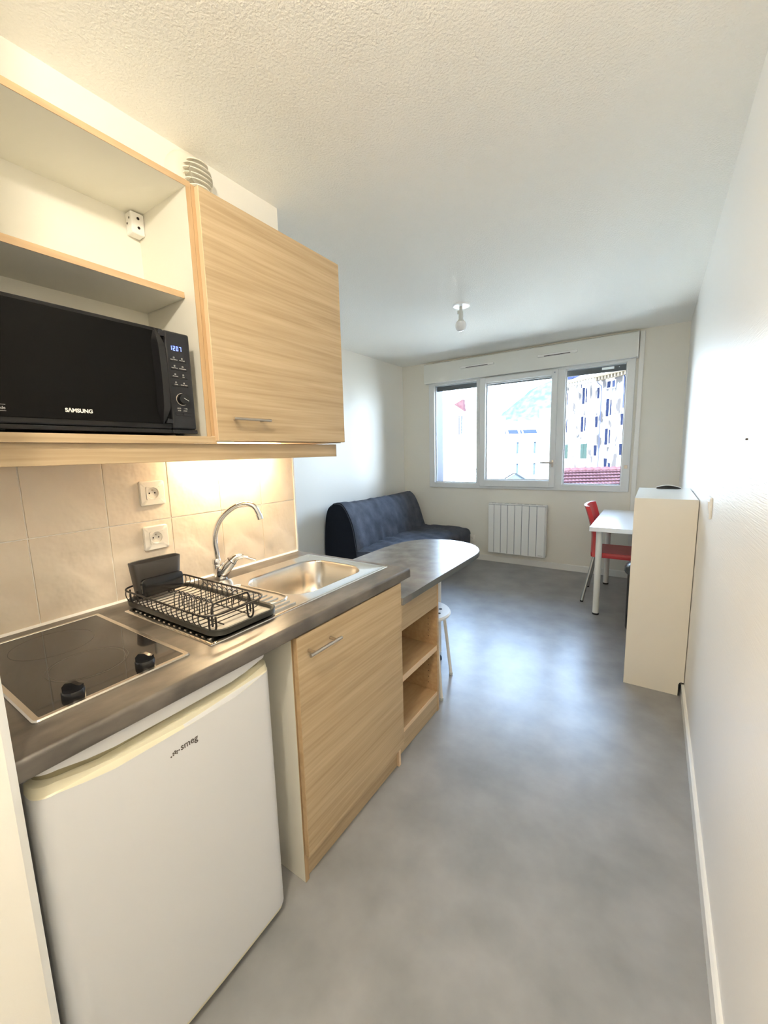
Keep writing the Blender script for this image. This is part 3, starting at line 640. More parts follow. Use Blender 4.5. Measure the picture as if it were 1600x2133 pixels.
# ================================================================ VENT on the kitchen wall
vt = thing('round_exhaust_vent', 'round cream exhaust vent high on the kitchen wall, above the cabinets', 'vent', (0.0, 0.995, 2.345))
MB().lathe((0.0, 0.995, 2.355), [(0.088, 0.0), (0.088, 0.012), (0.080, 0.030), (0.062, 0.040)], 'x', 40).build('vent_base', M['grille'], vt, smooth=True)
MB().lathe((0.04, 1.005, 2.352), [(0.046, 0.0), (0.046, 0.028), (0.040, 0.030)], 'x', 32).build('vent_core', M['grille_in'], vt, smooth=True)
for k in range(6):
    z = 2.312+k*0.0165; hw = math.sqrt(max(0.0002, 0.058**2-(z-2.353)**2))
    arc = [(0.046+0.034*math.cos(a), 1.005+hw*math.sin(a)) for a in [PI*(-0.5+i/12) for i in range(13)]]
    MB().prism(arc, 'z', z, z+0.0032).build('vent_slat', M['grille'], vt)

# ================================================================ WORKTOP
HC = 0.87
wt = thing('kitchen_worktop', 'grey-brown stone-look worktop with a rounded front edge, carrying hob and sink', 'worktop', (0.33, 0.8, 0.83))
def prof(x0, x1, rounded):
    if not rounded: return [(x0, 0.83), (x1, 0.83), (x1, HC), (x0, HC)]
    pts = [(x0, 0.83)]
    for cx, cz, a0, r in ((x1-0.006, 0.836, -90, 0.006), (x1-0.009, HC-0.009, 0, 0.009)):
        for i in range(6): a = math.radians(a0+90*i/5); pts.append((cx+r*math.cos(a), cz+r*math.sin(a)))
    return pts+[(x0, HC)]
XF = 0.6662
ws = MB()
BX0, BX1, BY0, BY1 = 0.165, 0.525, 0.925, 1.355
ws.prism(prof(0.0, XF, True), 'y', KY0, BY0); ws.prism(prof(BX1, XF, True), 'y', BY0, BY1); ws.prism(prof(0.0, BX0, False), 'y', BY0, BY1); ws.prism(prof(0.0, XF, True), 'y', BY1, KY1)
ws.build('worktop_slab', M['stone'], wt, smooth=True)

# ---- hob
hb_ = thing('ceramic_hob', 'two-ring black glass hob with steel frame, set in the worktop', 'hob', (0.32, 0.36, HC))
hx0, hx1, hy0, hy1 = 0.068, 0.574, 0.205, 0.512
fl = MB()
def rr3(x0, x1, y0, y1, r, z): return [(px, py, z) for px, py in rrect(x0, x1, y0, y1, r, 4)]
fl.rings([rr3(hx0, hx1, hy0, hy1, 0.010, HC+0.0003), rr3(hx0, hx1, hy0, hy1, 0.010, HC+0.004), rr3(hx0+0.003, hx1-0.003, hy0+0.003, hy1-0.003, 0.008, HC+0.0065), rr3(hx0+0.012, hx1-0.012, hy0+0.012, hy1-0.012, 0.003, HC+0.0065), rr3(hx0+0.013, hx1-0.013, hy0+0.013, hy1-0.013, 0.002, HC+0.0045)], cap0=True, cap1=False)
fl.build('steel_frame', M['steel'], hb_)
MB().box(hx0+0.0125, hx1-0.0125, hy0+0.0125, hy1-0.0125, HC+0.002, HC+0.0052).build('glass_plate', M['blackglass'], hb_)
def flat_ring(c, r0, r1, z):
    mb = MB(); n = 64
    A_ = [mb.bm.verts.new((c[0]+r0*math.cos(2*PI*i/n), c[1]+r0*math.sin(2*PI*i/n), z)) for i in range(n)]
    B_ = [mb.bm.verts.new((c[0]+r1*math.cos(2*PI*i/n), c[1]+r1*math.sin(2*PI*i/n), z)) for i in range(n)]
    for i in range(n): mb.bm.faces.new((A_[i], A_[(i+1) % n], B_[(i+1) % n], B_[i]))
    return mb
for c, rs in (((0.405, 0.357), (0.0735, 0.080)), ((0.205, 0.352), (0.088,))):
    for r in rs: flat_ring(c, r, r+0.0009, HC+0.0054).build('ring_mark', M['ringmark'], hb_)
for c in ((0.530, 0.284), (0.530, 0.425)):
    k = MB().lathe((c[0], c[1], HC+0.0052), [(0.0205, 0), (0.0205, 0.010), (0.019, 0.013)], 'z', 28).build('knob', M['black'], hb_, smooth=True)
    a = math.radians(38); m_ = MB(); pr = [(-0.0185, 0), (-0.0185, 0.007), (-0.011, 0.0155), (0.002, 0.016), (0.011, 0.0105), (0.0185, 0.0095), (0.0185, 0)]
    m_.prism([(p[0], HC+0.018+p[1]) for p in pr], 'y', -0.005, 0.005)
    bmesh.ops.rotate(m_.bm, verts=m_.bm.verts[:], cent=(0, 0, 0), matrix=Matrix.Rotation(a, 3, 'Z'))
    bmesh.ops.translate(m_.bm, verts=m_.bm.verts[:], vec=(c[0], c[1], 0))
    m_.build('knob_grip', M['black'], k, smooth=True)

# ---- sink
sk = thing('steel_sink', 'stainless steel sink with bowl and ribbed drainer, set in the worktop', 'sink', (0.34, 0.98, HC))
sx0, sx1, sy0, sy1 = 0.116, 0.574, 0.5655, 1.392
bx0, bx1, by0, by1 = 0.190, 0.507, 0.940, 1.338
n_ = 24
inner = rrect(bx0, bx1, by0, by1, 0.085, n_)
cxb, cyb = (bx0+bx1)/2, (by0+by1)/2
def hit(px, py, X0, X1, Y0, Y1):
    dx, dy = px-cxb, py-cyb; ts = []
    if dx > 1e-9: ts.append((X1-cxb)/dx)
    if dx < -1e-9: ts.append((X0-cxb)/dx)
    if dy > 1e-9: ts.append((Y1-cyb)/dy)
    if dy < -1e-9: ts.append((Y0-cyb)/dy)
    t_ = min(ts); return (cxb+dx*t_, cyb+dy*t_)
def addcorners(pts, X0, X1, Y0, Y1):
    # snap the samples nearest to each outer corner direction onto the corner
    outs = [hit(*p, X0, X1, Y0, Y1) for p in pts]
    for c in ((X0, Y0), (X1, Y0), (X0, Y1), (X1, Y1)):
        k = min(range(len(outs)), key=lambda i: (outs[i][0]-c[0])**2+(outs[i][1]-c[1])**2); outs[k] = c
    return outs
def inset(k): return addcorners(inner, sx0+k, sx1-k, sy0+k, sy1-k)
dk = MB()
loops = [[(x, y, HC+0.0004) for x, y in inset(0)], [(x, y, HC+0.0028) for x, y in inset(0.001)], [(x, y, HC+0.0042) for x, y in inset(0.005)], [(x, y, HC+0.0040) for x, y in inset(0.012)], [(x, y, HC+0.0018) for x, y in inset(0.017)]]
e2 = rrect(bx0-0.010, bx1+0.010, by0-0.010, by1+0.010, 0.092, n_)
loops += [[(x, y, HC+0.0018) for x, y in e2], [(x, y, HC+0.0008) for x, y in rrect(bx0-0.004, bx1+0.004, by0-0.004, by1+0.004, 0.088, n_)], [(x, y, HC-0.003) for x, y in inner]]
dk.rings(loops, cap0=False, cap1=False); dk.build('sink_deck', M['steel_rim'], sk, smooth=True)
bw = MB(); bl = []
for t_, z in ((0, HC-0.0028), (0.003, HC-0.012), (0.012, HC-0.09), (0.020, HC-0.135), (0.032, HC-0.152), (0.055, HC-0.158), (0.12, HC-0.161)):
    rr = max(0.02, 0.085-t_*0.25); bl.append([(x, y, z) for x, y in rrect(bx0+t_, bx1-t_, by0+t_, by1-t_, rr, n_)])
bw.rings(bl, cap0=False, cap1=True); bw.build('bowl', M['steel'], sk, smooth=True)
MB().lathe((cxb, cyb, HC-0.1605), [(0.042, 0), (0.042, 0.002), (0.034, 0.003), (0.028, 0.001)], 'z', 28).build('drain', M['chrome'], sk, smooth=True)
for k in range(15):
    x = 0.150+k*0.0275
    MB().prism([(x-0.005, HC+0.0016), (x-0.003, HC+0.0042), (x+0.003, HC+0.0042), (x+0.005, HC+0.0016)], 'y', 0.5835, 0.895 if k > 2 else 0.84).build('drainer_rib', M['steel_rim'], sk)
MB().tube([(0.205, 0.80, HC+0.002), (0.205, 0.90, HC+0.0025), (0.225, 0.922, HC+0.0025), (0.42, 0.927, HC+0.0025), (0.468, 0.922, HC+0.0025), (0.485, 0.90, HC+0.0025), (0.487, 0.87, HC+0.0025), (0.475, 0.82, HC+0.002)], 0.0032, 8).build('drainer_ridge', M['steel_rim'], sk, smooth=True)
for k in range(3): MB().box(0.315+k*0.017, 0.318+k*0.017, 0.880, 0.895, HC+0.0018, HC+0.0024).build('overflow_slot', M['hole'], sk)

# ---- tap
fa_ = thing('chrome_mixer_tap', 'chrome mixer tap with a tall swan-neck spout, behind the sink', 'tap', (0.077, 0.94, HC))
MB().rings([[(0.077+a*math.cos(t), 0.94+a*math.sin(t), HC+z) for t in [2*PI*i/28 for i in range(28)]] for a, z in ((0.0245, 0.0003), (0.0250, 0.004), (0.0235, 0.012), (0.0232, 0.030), (0.0205, 0.046), (0.012, 0.052))]).build('body', M['chrome'], fa_, smooth=True)
MB().lathe((0.069, 0.932, HC+0.010), [(0.0150, 0), (0.0155, 0.045), (0.0140, 0.050), (0.0168, 0.053), (0.0168, 0.068), (0.0145, 0.072), (0.0115, 0.073)], 'z', 26).build('spout_collar', M['chrome'], fa_, smooth=True)
sp = [(0.066, 0.929, 0.95), (0.0665, 0.9295, 0.985), (0.067, 0.930, 1.02), (0.073, 0.936, 1.06), (0.086, 0.949, 1.102), (0.107, 0.970, 1.135), (0.133, 0.996, 1.158), (0.159, 1.022, 1.165), (0.179, 1.042, 1.152), (0.189, 1.052, 1.126), (0.1915, 1.0545, 1.116)]
sp = [(x+0.006*max(0, 1-(z-0.95)/0.1) if z < 1.05 else x, y+0.006*max(0, 1-(z-0.95)/0.1) if z < 1.05 else y, z) for x, y, z in sp]
def smooth_path(P, n=4):
    P = [Vector(p) for p in P]; out = []
    for i in range(len(P)-1):
        a, b, c, d = P[max(i-1, 0)], P[i], P[i+1], P[min(i+2, len(P)-1)]
        for k in range(n):
            t = k/n; out.append(0.5*((2*b)+(c-a)*t+(2*a-5*b+4*c-d)*t*t+(3*b-a-3*c+d)*t**3))
    return out+[P[-1]]
MB().tube(smooth_path(sp), 0.0105, 14).build('spout', M['chrome'], fa_, smooth=True)
MB().cone((0.1905, 1.0535, 1.120), (0.1940, 1.0570, 1.100), 0.0125, n=16).build('aerator', M['chrome'], fa_, smooth=True)
MB().tube([(0.079, 0.942, 0.880), (0.086, 0.949, 0.900), (0.098, 0.961, 0.922), (0.109, 0.972, 0.938)], [0.0215, 0.0235, 0.0225, 0.0195], 22).build('cartridge', M['chrome'], fa_, smooth=True)
MB().cone((0.1085, 0.9715, 0.9375), (0.1098, 0.9728, 0.9393), 0.0199, n=22).build('joint_ring', M['hole'], fa_, smooth=True)
MB().tube(smooth_path([(0.1095, 0.9725, 0.939), (0.118, 0.981, 0.950), (0.130, 0.993, 0.955), (0.141, 1.004, 0.9515)], 3), [0.0195]+[0.0192-0.0012*i for i in range(1, 10)], 20).build('handle_cap', M['chrome'], fa_, smooth=True)
MB().tube(smooth_path([(0.136, 0.999, 0.9535), (0.150, 1.013, 0.948), (0.162, 1.025, 0.941), (0.174, 1.037, 0.9345)]), 0.0052, 10).build('lever', M['chrome'], fa_, smooth=True)

# ---- dish rack on its tray
rk = thing('wire_dish_rack', 'black wire dish rack on a dark drip tray, on the drainer', 'dish rack', (0.31, 0.69, HC+0.004))
TZ = HC+0.0046
ty = MB(); o1 = (0.060, 0.565, 0.588, 0.808)
def tl(k, z, r): return [(x, y, z) for x, y in rrect(o1[0]+k, o1[1]-k, o1[2]+k, o1[3]-k, r, 6)]
ty.rings([tl(0.008, TZ, 0.035), tl(0.0, TZ+0.004, 0.042), tl(-0.001, TZ+0.019, 0.042), tl(0.003, TZ+0.021, 0.040), tl(0.008, TZ+0.018, 0.036), tl(0.010, TZ+0.007, 0.034)], cap0=True, cap1=False)
tray = ty.build('drip_tray', M['traydark'], rk, smooth=True)
MB().rings([tl(0.0095, TZ+0.004, 0.034), tl(0.0095, TZ+0.0075, 0.034)]).build('tray_floor', M['trayin'], tray)
for k in range(17):
    x = 0.088+k*0.0278
    MB().prism([(x-0.004, TZ+0.0072), (x, TZ+0.0105), (x+0.004, TZ+0.0072)], 'y', 0.606, 0.785).build('tray_rib', M['trayin'], tray)
RZ = 0.937
rx0, rx1, ry0, ry1 = 0.085, 0.556, 0.574, 0.772
MB().tube([(x, y, RZ) for x, y in rrect(rx0, rx1, ry0, ry1, 0.045, 7)], 0.0030, 8, closed=True).build('top_rail', M['matblack'], rk, smooth=True)
FZ = 0.899
for k in range(16):
    x = 0.120+k*0.0262
    pts = [(x, ry0+0.001, RZ), (x, ry0-0.001, RZ-0.014), (x, ry0+0.004, FZ+0.008), (x, ry0+0.018, FZ), (x, 0.68, FZ), (x, ry1-0.018, FZ), (x, ry1-0.004, FZ+0.008), (x, ry1+0.001, RZ-0.014), (x, ry1-0.001, RZ)]
    MB().tube(smooth_path(pts, 3), 0.00155, 6).build('basket_wire', M['matblack'], rk, smooth=True)
for y in (0.632, 0.716): MB().cone((0.105, y, FZ-0.0035), (0.535, y, FZ-0.0035), 0.0019, n=8).build('base_rail', M['matblack'], rk, smooth=True)
for row, yc in enumerate((0.640, 0.728)):
    for k in range(7):
        x = 0.300+k*0.0262
        pts = [(x, yc-0.012, FZ), (x+0.001, yc-0.012, FZ+0.030), (x+0.001, yc-0.007, FZ+0.045), (x+0.001, yc, FZ+0.050), (x+0.001, yc+0.007, FZ+0.045), (x+0.001, yc+0.012, FZ+0.030), (x, yc+0.012, FZ)]
        MB().tube(smooth_path(pts, 3), 0.0016, 6).build('plate_divider', M['matblack'], rk, smooth=True)
for x, hi_ in ((0.534, 1), (0.112, 0)):
    ya, yb_ = (0.600, 0.722)
    pts = [(x, ya, FZ+0.002), (x, ya, 0.945), (x, ya+0.006, 0.958), (x, ya+0.014, 0.962), (x, yb_-0.014, 0.962), (x, yb_-0.006, 0.958), (x, yb_, 0.945), (x, yb_, FZ+0.002)]
    if hi_: MB().tube(smooth_path(pts, 2), 0.0030, 8).build('handle_arch', M['matblack'], rk, smooth=True)
    for y in (ya, yb_):
        s_ = -1 if x < 0.3 else 1
        MB().tube(smooth_path([(x, y-0.010*1, RZ-0.002), (x, y-0.010, 0.900), (x, y-0.007, 0.888), (x, y, 0.8845), (x, y+0.007, 0.888), (x, y+0.010, 0.900), (x, y+0.010, 0.925)], 2), 0.0028, 8).build('foot', M['matblack'], rk, smooth=True)
# cutlery cup standing in the rack
cu_ = thing('cutlery_cup', 'tall charcoal oval cutlery cup standing in the back left end of the rack', 'cup', (0.115, 0.69, FZ+0.002))
def oval(cx, cy_, hx, hy, z, n=32):
    out = []
    for i in range(n):
        a = 2*PI*i/n; c, s_ = math.cos(a), math.sin(a); e = 0.55
        out.append((cx+hx*math.copysign(abs(c)**e, c), cy_+hy*math.copysign(abs(s_)**e, s_), z))
    return out
ccx, ccy = 0.100, 0.683
MB().rings([oval(ccx, ccy, 0.024, 0.066, 0.902), oval(ccx, ccy, 0.026, 0.070, 0.905), oval(ccx, ccy, 0.031, 0.081, 1.012), oval(ccx, ccy, 0.0305, 0.0805, 1.014), oval(ccx, ccy, 0.0285, 0.0785, 1.012), oval(ccx, ccy, 0.024, 0.068, 0.908)]).build('cup_body', M['cup'], cu_, smooth=True)
pk = MB()
pr = rrect(0.616, 0.752, 0.904, 0.962, 0.012, 5)
pk.rings([[(0.128, y, z) for y, z in pr], [(0.139, y, z) for y, z in pr], [(0.141, 0.684+(y-0.684)*0.96, 0.933+(z-0.933)*0.92) for y, z in pr]])
pk.build('front_pocket', M['black'], cu_, smooth=True)

# ================================================================ SOCKETS AND SWITCH
def socket(name, label, cat, loc, rot, group=None, sz=0.0865):
    r = thing(name, label, cat, loc, 0, group, local=True); r.rotation_euler = rot
    h = sz/2   # local: plate in the x-y plane, facing +z
    q = 0.0225; n = 64
    dirs = [(math.cos(2*PI*(i+0.5)/n), math.sin(2*PI*(i+0.5)/n)) for i in range(n)]
    def sqr(k, z): return [(x/max(abs(x), abs(y))*k, y/max(abs(x), abs(y))*k, z) for x, y in dirs]
    def rsq(k, z): return [(x*k/((abs(x)**22+abs(y)**22)**(1/22)), y*k/((abs(x)**22+abs(y)**22)**(1/22)), z) for x, y in dirs]
    MB().rings([rsq(h, 0), rsq(h, 0.007), rsq(h-0.003, 0.0100), sqr(q+0.0006, 0.0100), sqr(q+0.0006, 0.0085)], cap0=True, cap1=False).build('cover_plate', M['socket'], r, smooth=True)
    cir = lambda rr, z: [(x*rr, y*rr, z) for x, y in dirs]
    io = MB().rings([sqr(q, 0.0060), sqr(q, 0.0112), cir(0.0205, 0.0112), cir(0.0198, 0.0108), cir(0.0192, 0.0045)], cap0=False, cap1=True).build('socket_insert', M['socket'], r)
    for s_ in (-1, 1): MB().lathe((s_*0.0095, 0, 0.0046), [(0.0027, 0), (0.0027, 0.0004)], 'z', 10).build('contact_hole', M['hole'], io)
    MB().lathe((0, 0.0105, 0.0045), [(0.0025, 0), (0.0025, 0.0065), (0.0012, 0.008)], 'z', 10).build('earth_pin', M['nickel'], io, smooth=True)
    return r
RX = (PI/2, 0, PI/2)       # faces +x: local x -> world y, local y -> world z
s1 = socket('wall_socket', 'upper of the two square sockets on the kitchen tiles', 'socket', (0.0082, 0.741, 1.2285), RX)
s2 = dup(s1, (0.0082, 0.738, 1.0690), 'lower of the two square sockets on the kitchen tiles, above the cutlery cup')
s3 = dup(s1, (-0.378, YB, 0.262), 'small white wall socket low on the far wall between sofa and radiator')
s3.rotation_euler = (PI/2, 0, 0)
sw = thing('light_switch', 'white light switch on the right wall above the low cabinet', 'switch', (WR, 2.09, 1.095))
MB().box(WR-0.009, WR, 2.047, 2.133, 1.052, 1.138, 0.003).build('cover_plate', M['white'], sw)
MB().prism([(WR-0.0095, 1.070), (WR-0.0135, 1.120), (WR-0.009, 1.120), (WR-0.009, 1.070)], 'y', 2.068, 2.112).build('rocker', M['white'], sw)
tag(MB().lathe((WR, 1.433, 1.3585), [(0.003, 0), (0.003, -0.004), (0.001, -0.005)], 'x', 10).build('wall_screw', M['logo_grey']), 'tiny dark screw stuck in the bare right wall', 'screw')

# ================================================================ FRIDGE
fg = thing('small_fridge', 'white under-counter fridge with a plain slightly bowed door, below the hob', 'fridge', (0.35, 0.43, 0))
FY0, FY1, FXF = 0.172, 0.690, 0.655
MB().box(0.06, 0.598, FY0+0.004, FY1-0.004, 0.022, 0.806, 0.004).build('cabinet_body', M['fridge'], fg)
def fprof(xf, dy=0, r=0.032):
    # plan outline of the door, slightly bowed with rounded corners
    pts = [(0.602, FY0+dy)]
    y0, y1 = FY0+dy, FY1-dy
    for i in range(7): a = PI/2*i/6; pts.append((xf-0.004-r+r*math.sin(a), y0+r-r*math.cos(a)))
    for i in range(1, 10): t = i/10; pts.append((xf-0.004+0.004*math.sin(PI*t), y0+r+(y1-y0-2*r)*t))
    for i in range(7): a = PI/2*i/6; pts.append((xf-0.004-r+r*math.cos(a), y1-r+r*math.sin(a)))
    pts.append((0.602, y1)); return pts
def dip(y):   # curved upper outline of the door: lower in the middle
    t = (y-FY0)/(FY1-FY0); e = min(t, 1-t); k = min(1, max(0, (e-0.06)/0.16)); k = k*k*(3-2*k); return 0.016*(1-k)
dpf = fprof(FXF)
MB().rings([[(x, y, 0.034) for x, y in fprof(FXF-0.004, 0.003)], [(x, y, 0.038) for x, y in dpf], [(x, y, 0.755+dip(y)) for x, y in dpf]]).build('door', M['fridge'], fg, smooth=True)
MB().rings([[(x, y, 0.0265) for x, y in fprof(FXF-0.003, 0.002)], [(x, y, 0.0335) for x, y in fprof(FXF-0.003, 0.002)]]).build('door_bottom_strip', M['fridge_in'], fg, smooth=True)
MB().rings([[(x, y, 0.7552+dip(y)) for x, y in dpf], [(x if x < 0.61 else x-0.003, y, 0.7575+dip(y)) for x, y in dpf], [(x if x < 0.61 else x-0.005, y, 0.7745+dip(y)) for x, y in fprof(FXF, 0.002)], [(x if x < 0.61 else x-0.016, y, 0.7765+dip(y)) for x, y in fprof(FXF, 0.008)]]).build('door_top_strip', M['fridge_in'], fg, smooth=True)
MB().rings([[(x if x < 0.61 else x-0.022, y, 0.774) for x, y in fprof(FXF, 0.012)], [(x if x < 0.61 else x-0.020, y, 0.806) for x, y in fprof(FXF, 0.012)]]).build('grip_recess', M['fridge_gap'], fg, smooth=True)
MB().rings([[(x if x < 0.61 else x-0.003, y, 0.7975+dip(y)*0.9) for x, y in fprof(FXF, 0.006)], [(x if x < 0.61 else x-0.002, y, 0.8265) for x, y in fprof(FXF, 0.006)]]).build('top_cap', M['fridge'], fg, smooth=True)
for x, y in ((0.10, 0.21), (0.10, 0.65), (0.57, 0.21), (0.57, 0.65)): MB().lathe((x, y, 0.0), [(0.018, 0), (0.018, 0.006), (0.010, 0.008), (0.010, 0.023)], 'z', 14).build('foot', M['black'], fg)
lettering('smeg', 0.0215, M['logo_grey'], fg, (FXF-0.0002, 0.4215, 0.7085), YX, ZX, 0.0003, name='brand_lettering', bold=0.0003, sx=0.92)
for dy, dz, r in ((0.4000, 0.7070, 0.0019), (0.4048, 0.7082, 0.0018), (0.4048, 0.7126, 0.0020), (0.4092, 0.7104, 0.0020), (0.4090, 0.7148, 0.0020), (0.4134, 0.7126, 0.0019), (0.4130, 0.7078, 0.0017), (0.4180, 0.7120, 0.0018)):
    MB().lathe((FXF-0.0002, dy, dz), [(r, 0), (r, 0.0005)], 'x', 14).build('brand_dot', M['logo_grey'], fg)

# ================================================================ SINK BASE CABINET
bc = thing('sink_base_cabinet', 'base cabinet with a wide light oak door under the sink', 'base cabinet', (0.35, 1.05, 0))
SXF, DXF, CY0, CY1 = 0.6429, 0.6627, 0.7711, 1.3400
MB().box(0.03, SXF-0.002, CY0, CY0+0.0155, 0.0, 0.829).build('side_panel', M['carcass'], bc)
MB().box(SXF-0.0018, SXF, CY0, CY0+0.0155, 0.0, 0.829).build('side_edge', M['wood_v'], bc)
MB().box(0.03, SXF, CY1, CY1+0.0155, 0.0, 0.829).build('side_panel', M['edge_light'], bc)
MB().box(0.03, SXF-0.002, CY0+0.0155, CY1, 0.102, 0.118).build('bottom_panel', M['carcass'], bc)
MB().box(0.03, 0.035, CY0+0.0155, CY1, 0.118, 0.829).build('back_panel', M['carcass'], bc)
MB().box(SXF-0.026, SXF-0.010, CY0+0.0155, CY1, 0.001, 0.100).build('kickboard', M['wood'], bc)
bd = MB().box(SXF+0.0035, DXF, CY0+0.003, CY1+0.0135, 0.1030, 0.826, 0.0008, 1).build('door', M['wood'], bc)
MB().box(SXF+0.0037, DXF-0.0003, CY0+0.0016, CY0+0.0029, 0.1035, 0.8255).build('door_edge', M['wood_edge'], bd)
bar_handle('handle', bd, (DXF, 0.797, 0.771), (DXF, 0.938, 0.771), 0.030, 0.0052)

# ================================================================ BAR: open shelf cabinet, top, leg
oc = thing('open_shelf_cabinet', 'open oak shelf unit with two compartments under the grey bar top', 'shelf cabinet', (0.38, 1.58, 0))
OX, OY0, OY1 = 0.6150, 1.3600, 1.7910
MB().box(0.15, OX, OY1-0.018, OY1, 0.0, 0.728).build('side_panel', M['wood_in'], oc)
MB().box(0.15, OX, OY0, OY0+0.018, 0.0, 0.728).build('side_panel', M['wood_in'], oc)
MB().box(0.15, 0.156, OY0+0.018, OY1-0.018, 0.09, 0.728).build('back_panel', M['wood_in'], oc)
MB().box(OX-0.018, OX-0.0005, OY0+0.018, OY1-0.018, 0.578, 0.728).build('top_rail', M['wood'], oc)
for nm, z0, z1 in (('shelf', 0.338, 0.366), ('bottom_panel', 0.092, 0.110)):
    o = MB().box(0.156, OX-0.004, OY0+0.018, OY1-0.018, z0, z1).build(nm, M['wood_in'], oc)
    MB().box(OX-0.004, OX-0.0015, OY0+0.018, OY1-0.018, z0, z1).build('front_edge', M['edge_light'], o)
MB().box(OX-0.018, OX-0.002, OY0+0.018, OY1-0.018, 0.004, 0.092).build('kickboard', M['wood'], oc)
ph = [(x, z) for x in (0.565,) for z in (0.150+0.032*k for k in range(13)) if not (0.33 < z < 0.375)]
for x, z in ph: MB().lathe((x, OY1-0.0182, z), [(0.0025, 0), (0.0025, -0.0003)], 'y', 8).build('pin_hole', M['hole'], oc)
bt_ = thing('bar_top', 'grey stone-look bar top with a rounded end, over the open shelf unit', 'bar top', (0.38, 1.9, 0.73))
out = [(0.10, 1.4310), (0.10, 1.36), (0.665, 1.3575), (0.666, 2.12)]
out = [(0.10, 1.4305), (0.668, 1.4305), (0.668, 2.14)] + [(0.664, 2.215), (0.650, 2.275), (0.622, 2.335), (0.580, 2.390), (0.525, 2.430), (0.460, 2.456), (0.390, 2.466), (0.320, 2.458), (0.255, 2.432), (0.200, 2.390), (0.155, 2.330), (0.122, 2.250), (0.105, 2.160), (0.100, 2.08)]
ib = [(0.385+(x-0.385)*0.994, 1.9+(y-1.9)*0.997) for x, y in out]
MB().rings([[(x, y, 0.7290) for x, y in ib], [(x, y, 0.7305) for x, y in out], [(x, y, 0.7575) for x, y in out]]).build('edge_band', M['stone_edge'], bt_)
MB().rings([[(x, y, 0.7575) for x, y in out], [(x, y, 0.7588) for x, y in out], [(x, y, 0.7600) for x, y in ib]]).build('top_surface', M['stone_bar'], bt_)
# the strip of the bar top that runs under the end of the worktop
MB().box(0.10, 0.668, 1.3570, 1.4304, 0.7290, 0.7600).build('top_extension', M['stone_bar'], bt_)
bl_ = MB().cone((0.375, 2.265, 0.035), (0.375, 2.265, 0.7288), 0.025, n=20).build('leg', M['legwhite'], bt_, smooth=True)
MB().lathe((0.375, 2.265, 0.0), [(0.027, 0), (0.027, 0.018), (0.022, 0.022), (0.022, 0.036)], 'z', 20).build('leg_foot', M['rubber'], bl_, smooth=True)
MB().lathe((0.375, 2.265, 0.036), [(0.0262, 0), (0.0262, 0.020)], 'z', 20).build('leg_collar', M['chrome'], bl_, smooth=True)

# ================================================================ STOOL
st = thing('round_stool', 'white round stool with four bent tube legs, behind the open shelf unit', 'stool', (0.412, 1.957, 0))
sc_ = (0.423, 1.975)
MB().lathe((sc_[0], sc_[1], 0.428), [(0.150, 0), (0.160, 0.006), (0.1625, 0.016), (0.156, 0.023), (0.135, 0.0215), (0.06, 0.017), (0.02, 0.016)], 'z', 48).build('seat', M['desk'], st, smooth=True)
for k in range(10):
    a = 2*PI*k/10; MB().lathe((sc_[0]+0.105*math.cos(a), sc_[1]+0.105*math.sin(a), 0.4485), [(0.010, 0), (0.010, 0.0012)], 'z', 12).build('seat_hole', M['zinc_pale'], st)
for a in (-31.5, 58.5, 148.5, 238.5):
    ca, sa_ = math.cos(math.radians(a)), math.sin(math.radians(a))
    P = [(0.02, 0.420), (0.10, 0.420), (0.125, 0.413), (0.140, 0.395), (0.150, 0.360), (0.194, 0.012)]
    lg = MB().tube(smooth_path([(sc_[0]+r*ca, sc_[1]+r*sa_, z) for r, z in P], 3), 0.0095, 12).build('leg', M['legwhite'], st, smooth=True)
    MB().lathe((sc_[0]+0.1945*ca, sc_[1]+0.1945*sa_, 0.0), [(0.0105, 0), (0.0112, 0.014)], 'z', 12).build('leg_cap', M['holder'], lg, smooth=True)

# ================================================================ SOFA
so = thing('fabric_sofa', 'low dark blue-grey fabric sofa bed against the left wall by the window', 'sofa', (-0.85, 3.89, 0))
SY0, SY1 = 3.10, 4.68
def wr(x, y, z):   # soft wrinkles
    return 0.006*math.sin(9*y+3*z+4*x)+0.004*math.sin(23*y-11*z)+0.003*math.sin(41*y+17*x)
def cat(P, n): return smooth_path([(x, 0, z) for x, z in P], n)
near = [(-1.335, 0.04), (-1.337, 0.34), (-1.318, 0.62), (-1.283, 0.78), (-1.215, 0.843), (-1.140, 0.856), (-1.085, 0.842), (-1.030, 0.775), (-0.967, 0.640), (-0.927, 0.470), (-0.915, 0.38), (-0.91, 0.04)]
farp = [(-1.335, 0.04), (-1.337, 0.34), (-1.330, 0.62), (-1.305, 0.78), (-1.250, 0.835), (-1.195, 0.838), (-1.140, 0.800), (-1.082, 0.700), (-1.030, 0.560), (-0.985, 0.43), (-0.965, 0.36), (-0.96, 0.04)]
NS = 48
bk = MB(); loops = []
for j in range(NS+1):
    t_ = j/NS; y = SY0+0.03+(SY1-SY0-0.06)*t_
    P = [((1-t_)*a[0]+t_*b[0], (1-t_)*a[1]+t_*b[1]-0.012*math.sin(PI*t_)*(1 if a[1] > 0.7 else 0)) for a, b in zip(near, farp)]
    S = cat(P, 4); c = Vector((-1.15, 0, 0.4)); lp = []
    for i, p in enumerate(S):
        d = (p-c); d.normalize(); w_ = wr(p.x, y, p.z) if 0.3 < p.z and p.x > -1.2 else 0
        fold = 0.010*math.exp(-((p.z-0.47)/0.10)**2)*math.sin(34*y+2*math.sin(5*y)) if p.x > -1.05 else 0
        p = p+d*(w_+fold); lp.append((p.x, y, max(0.04, p.z)))
    loops.append(lp)
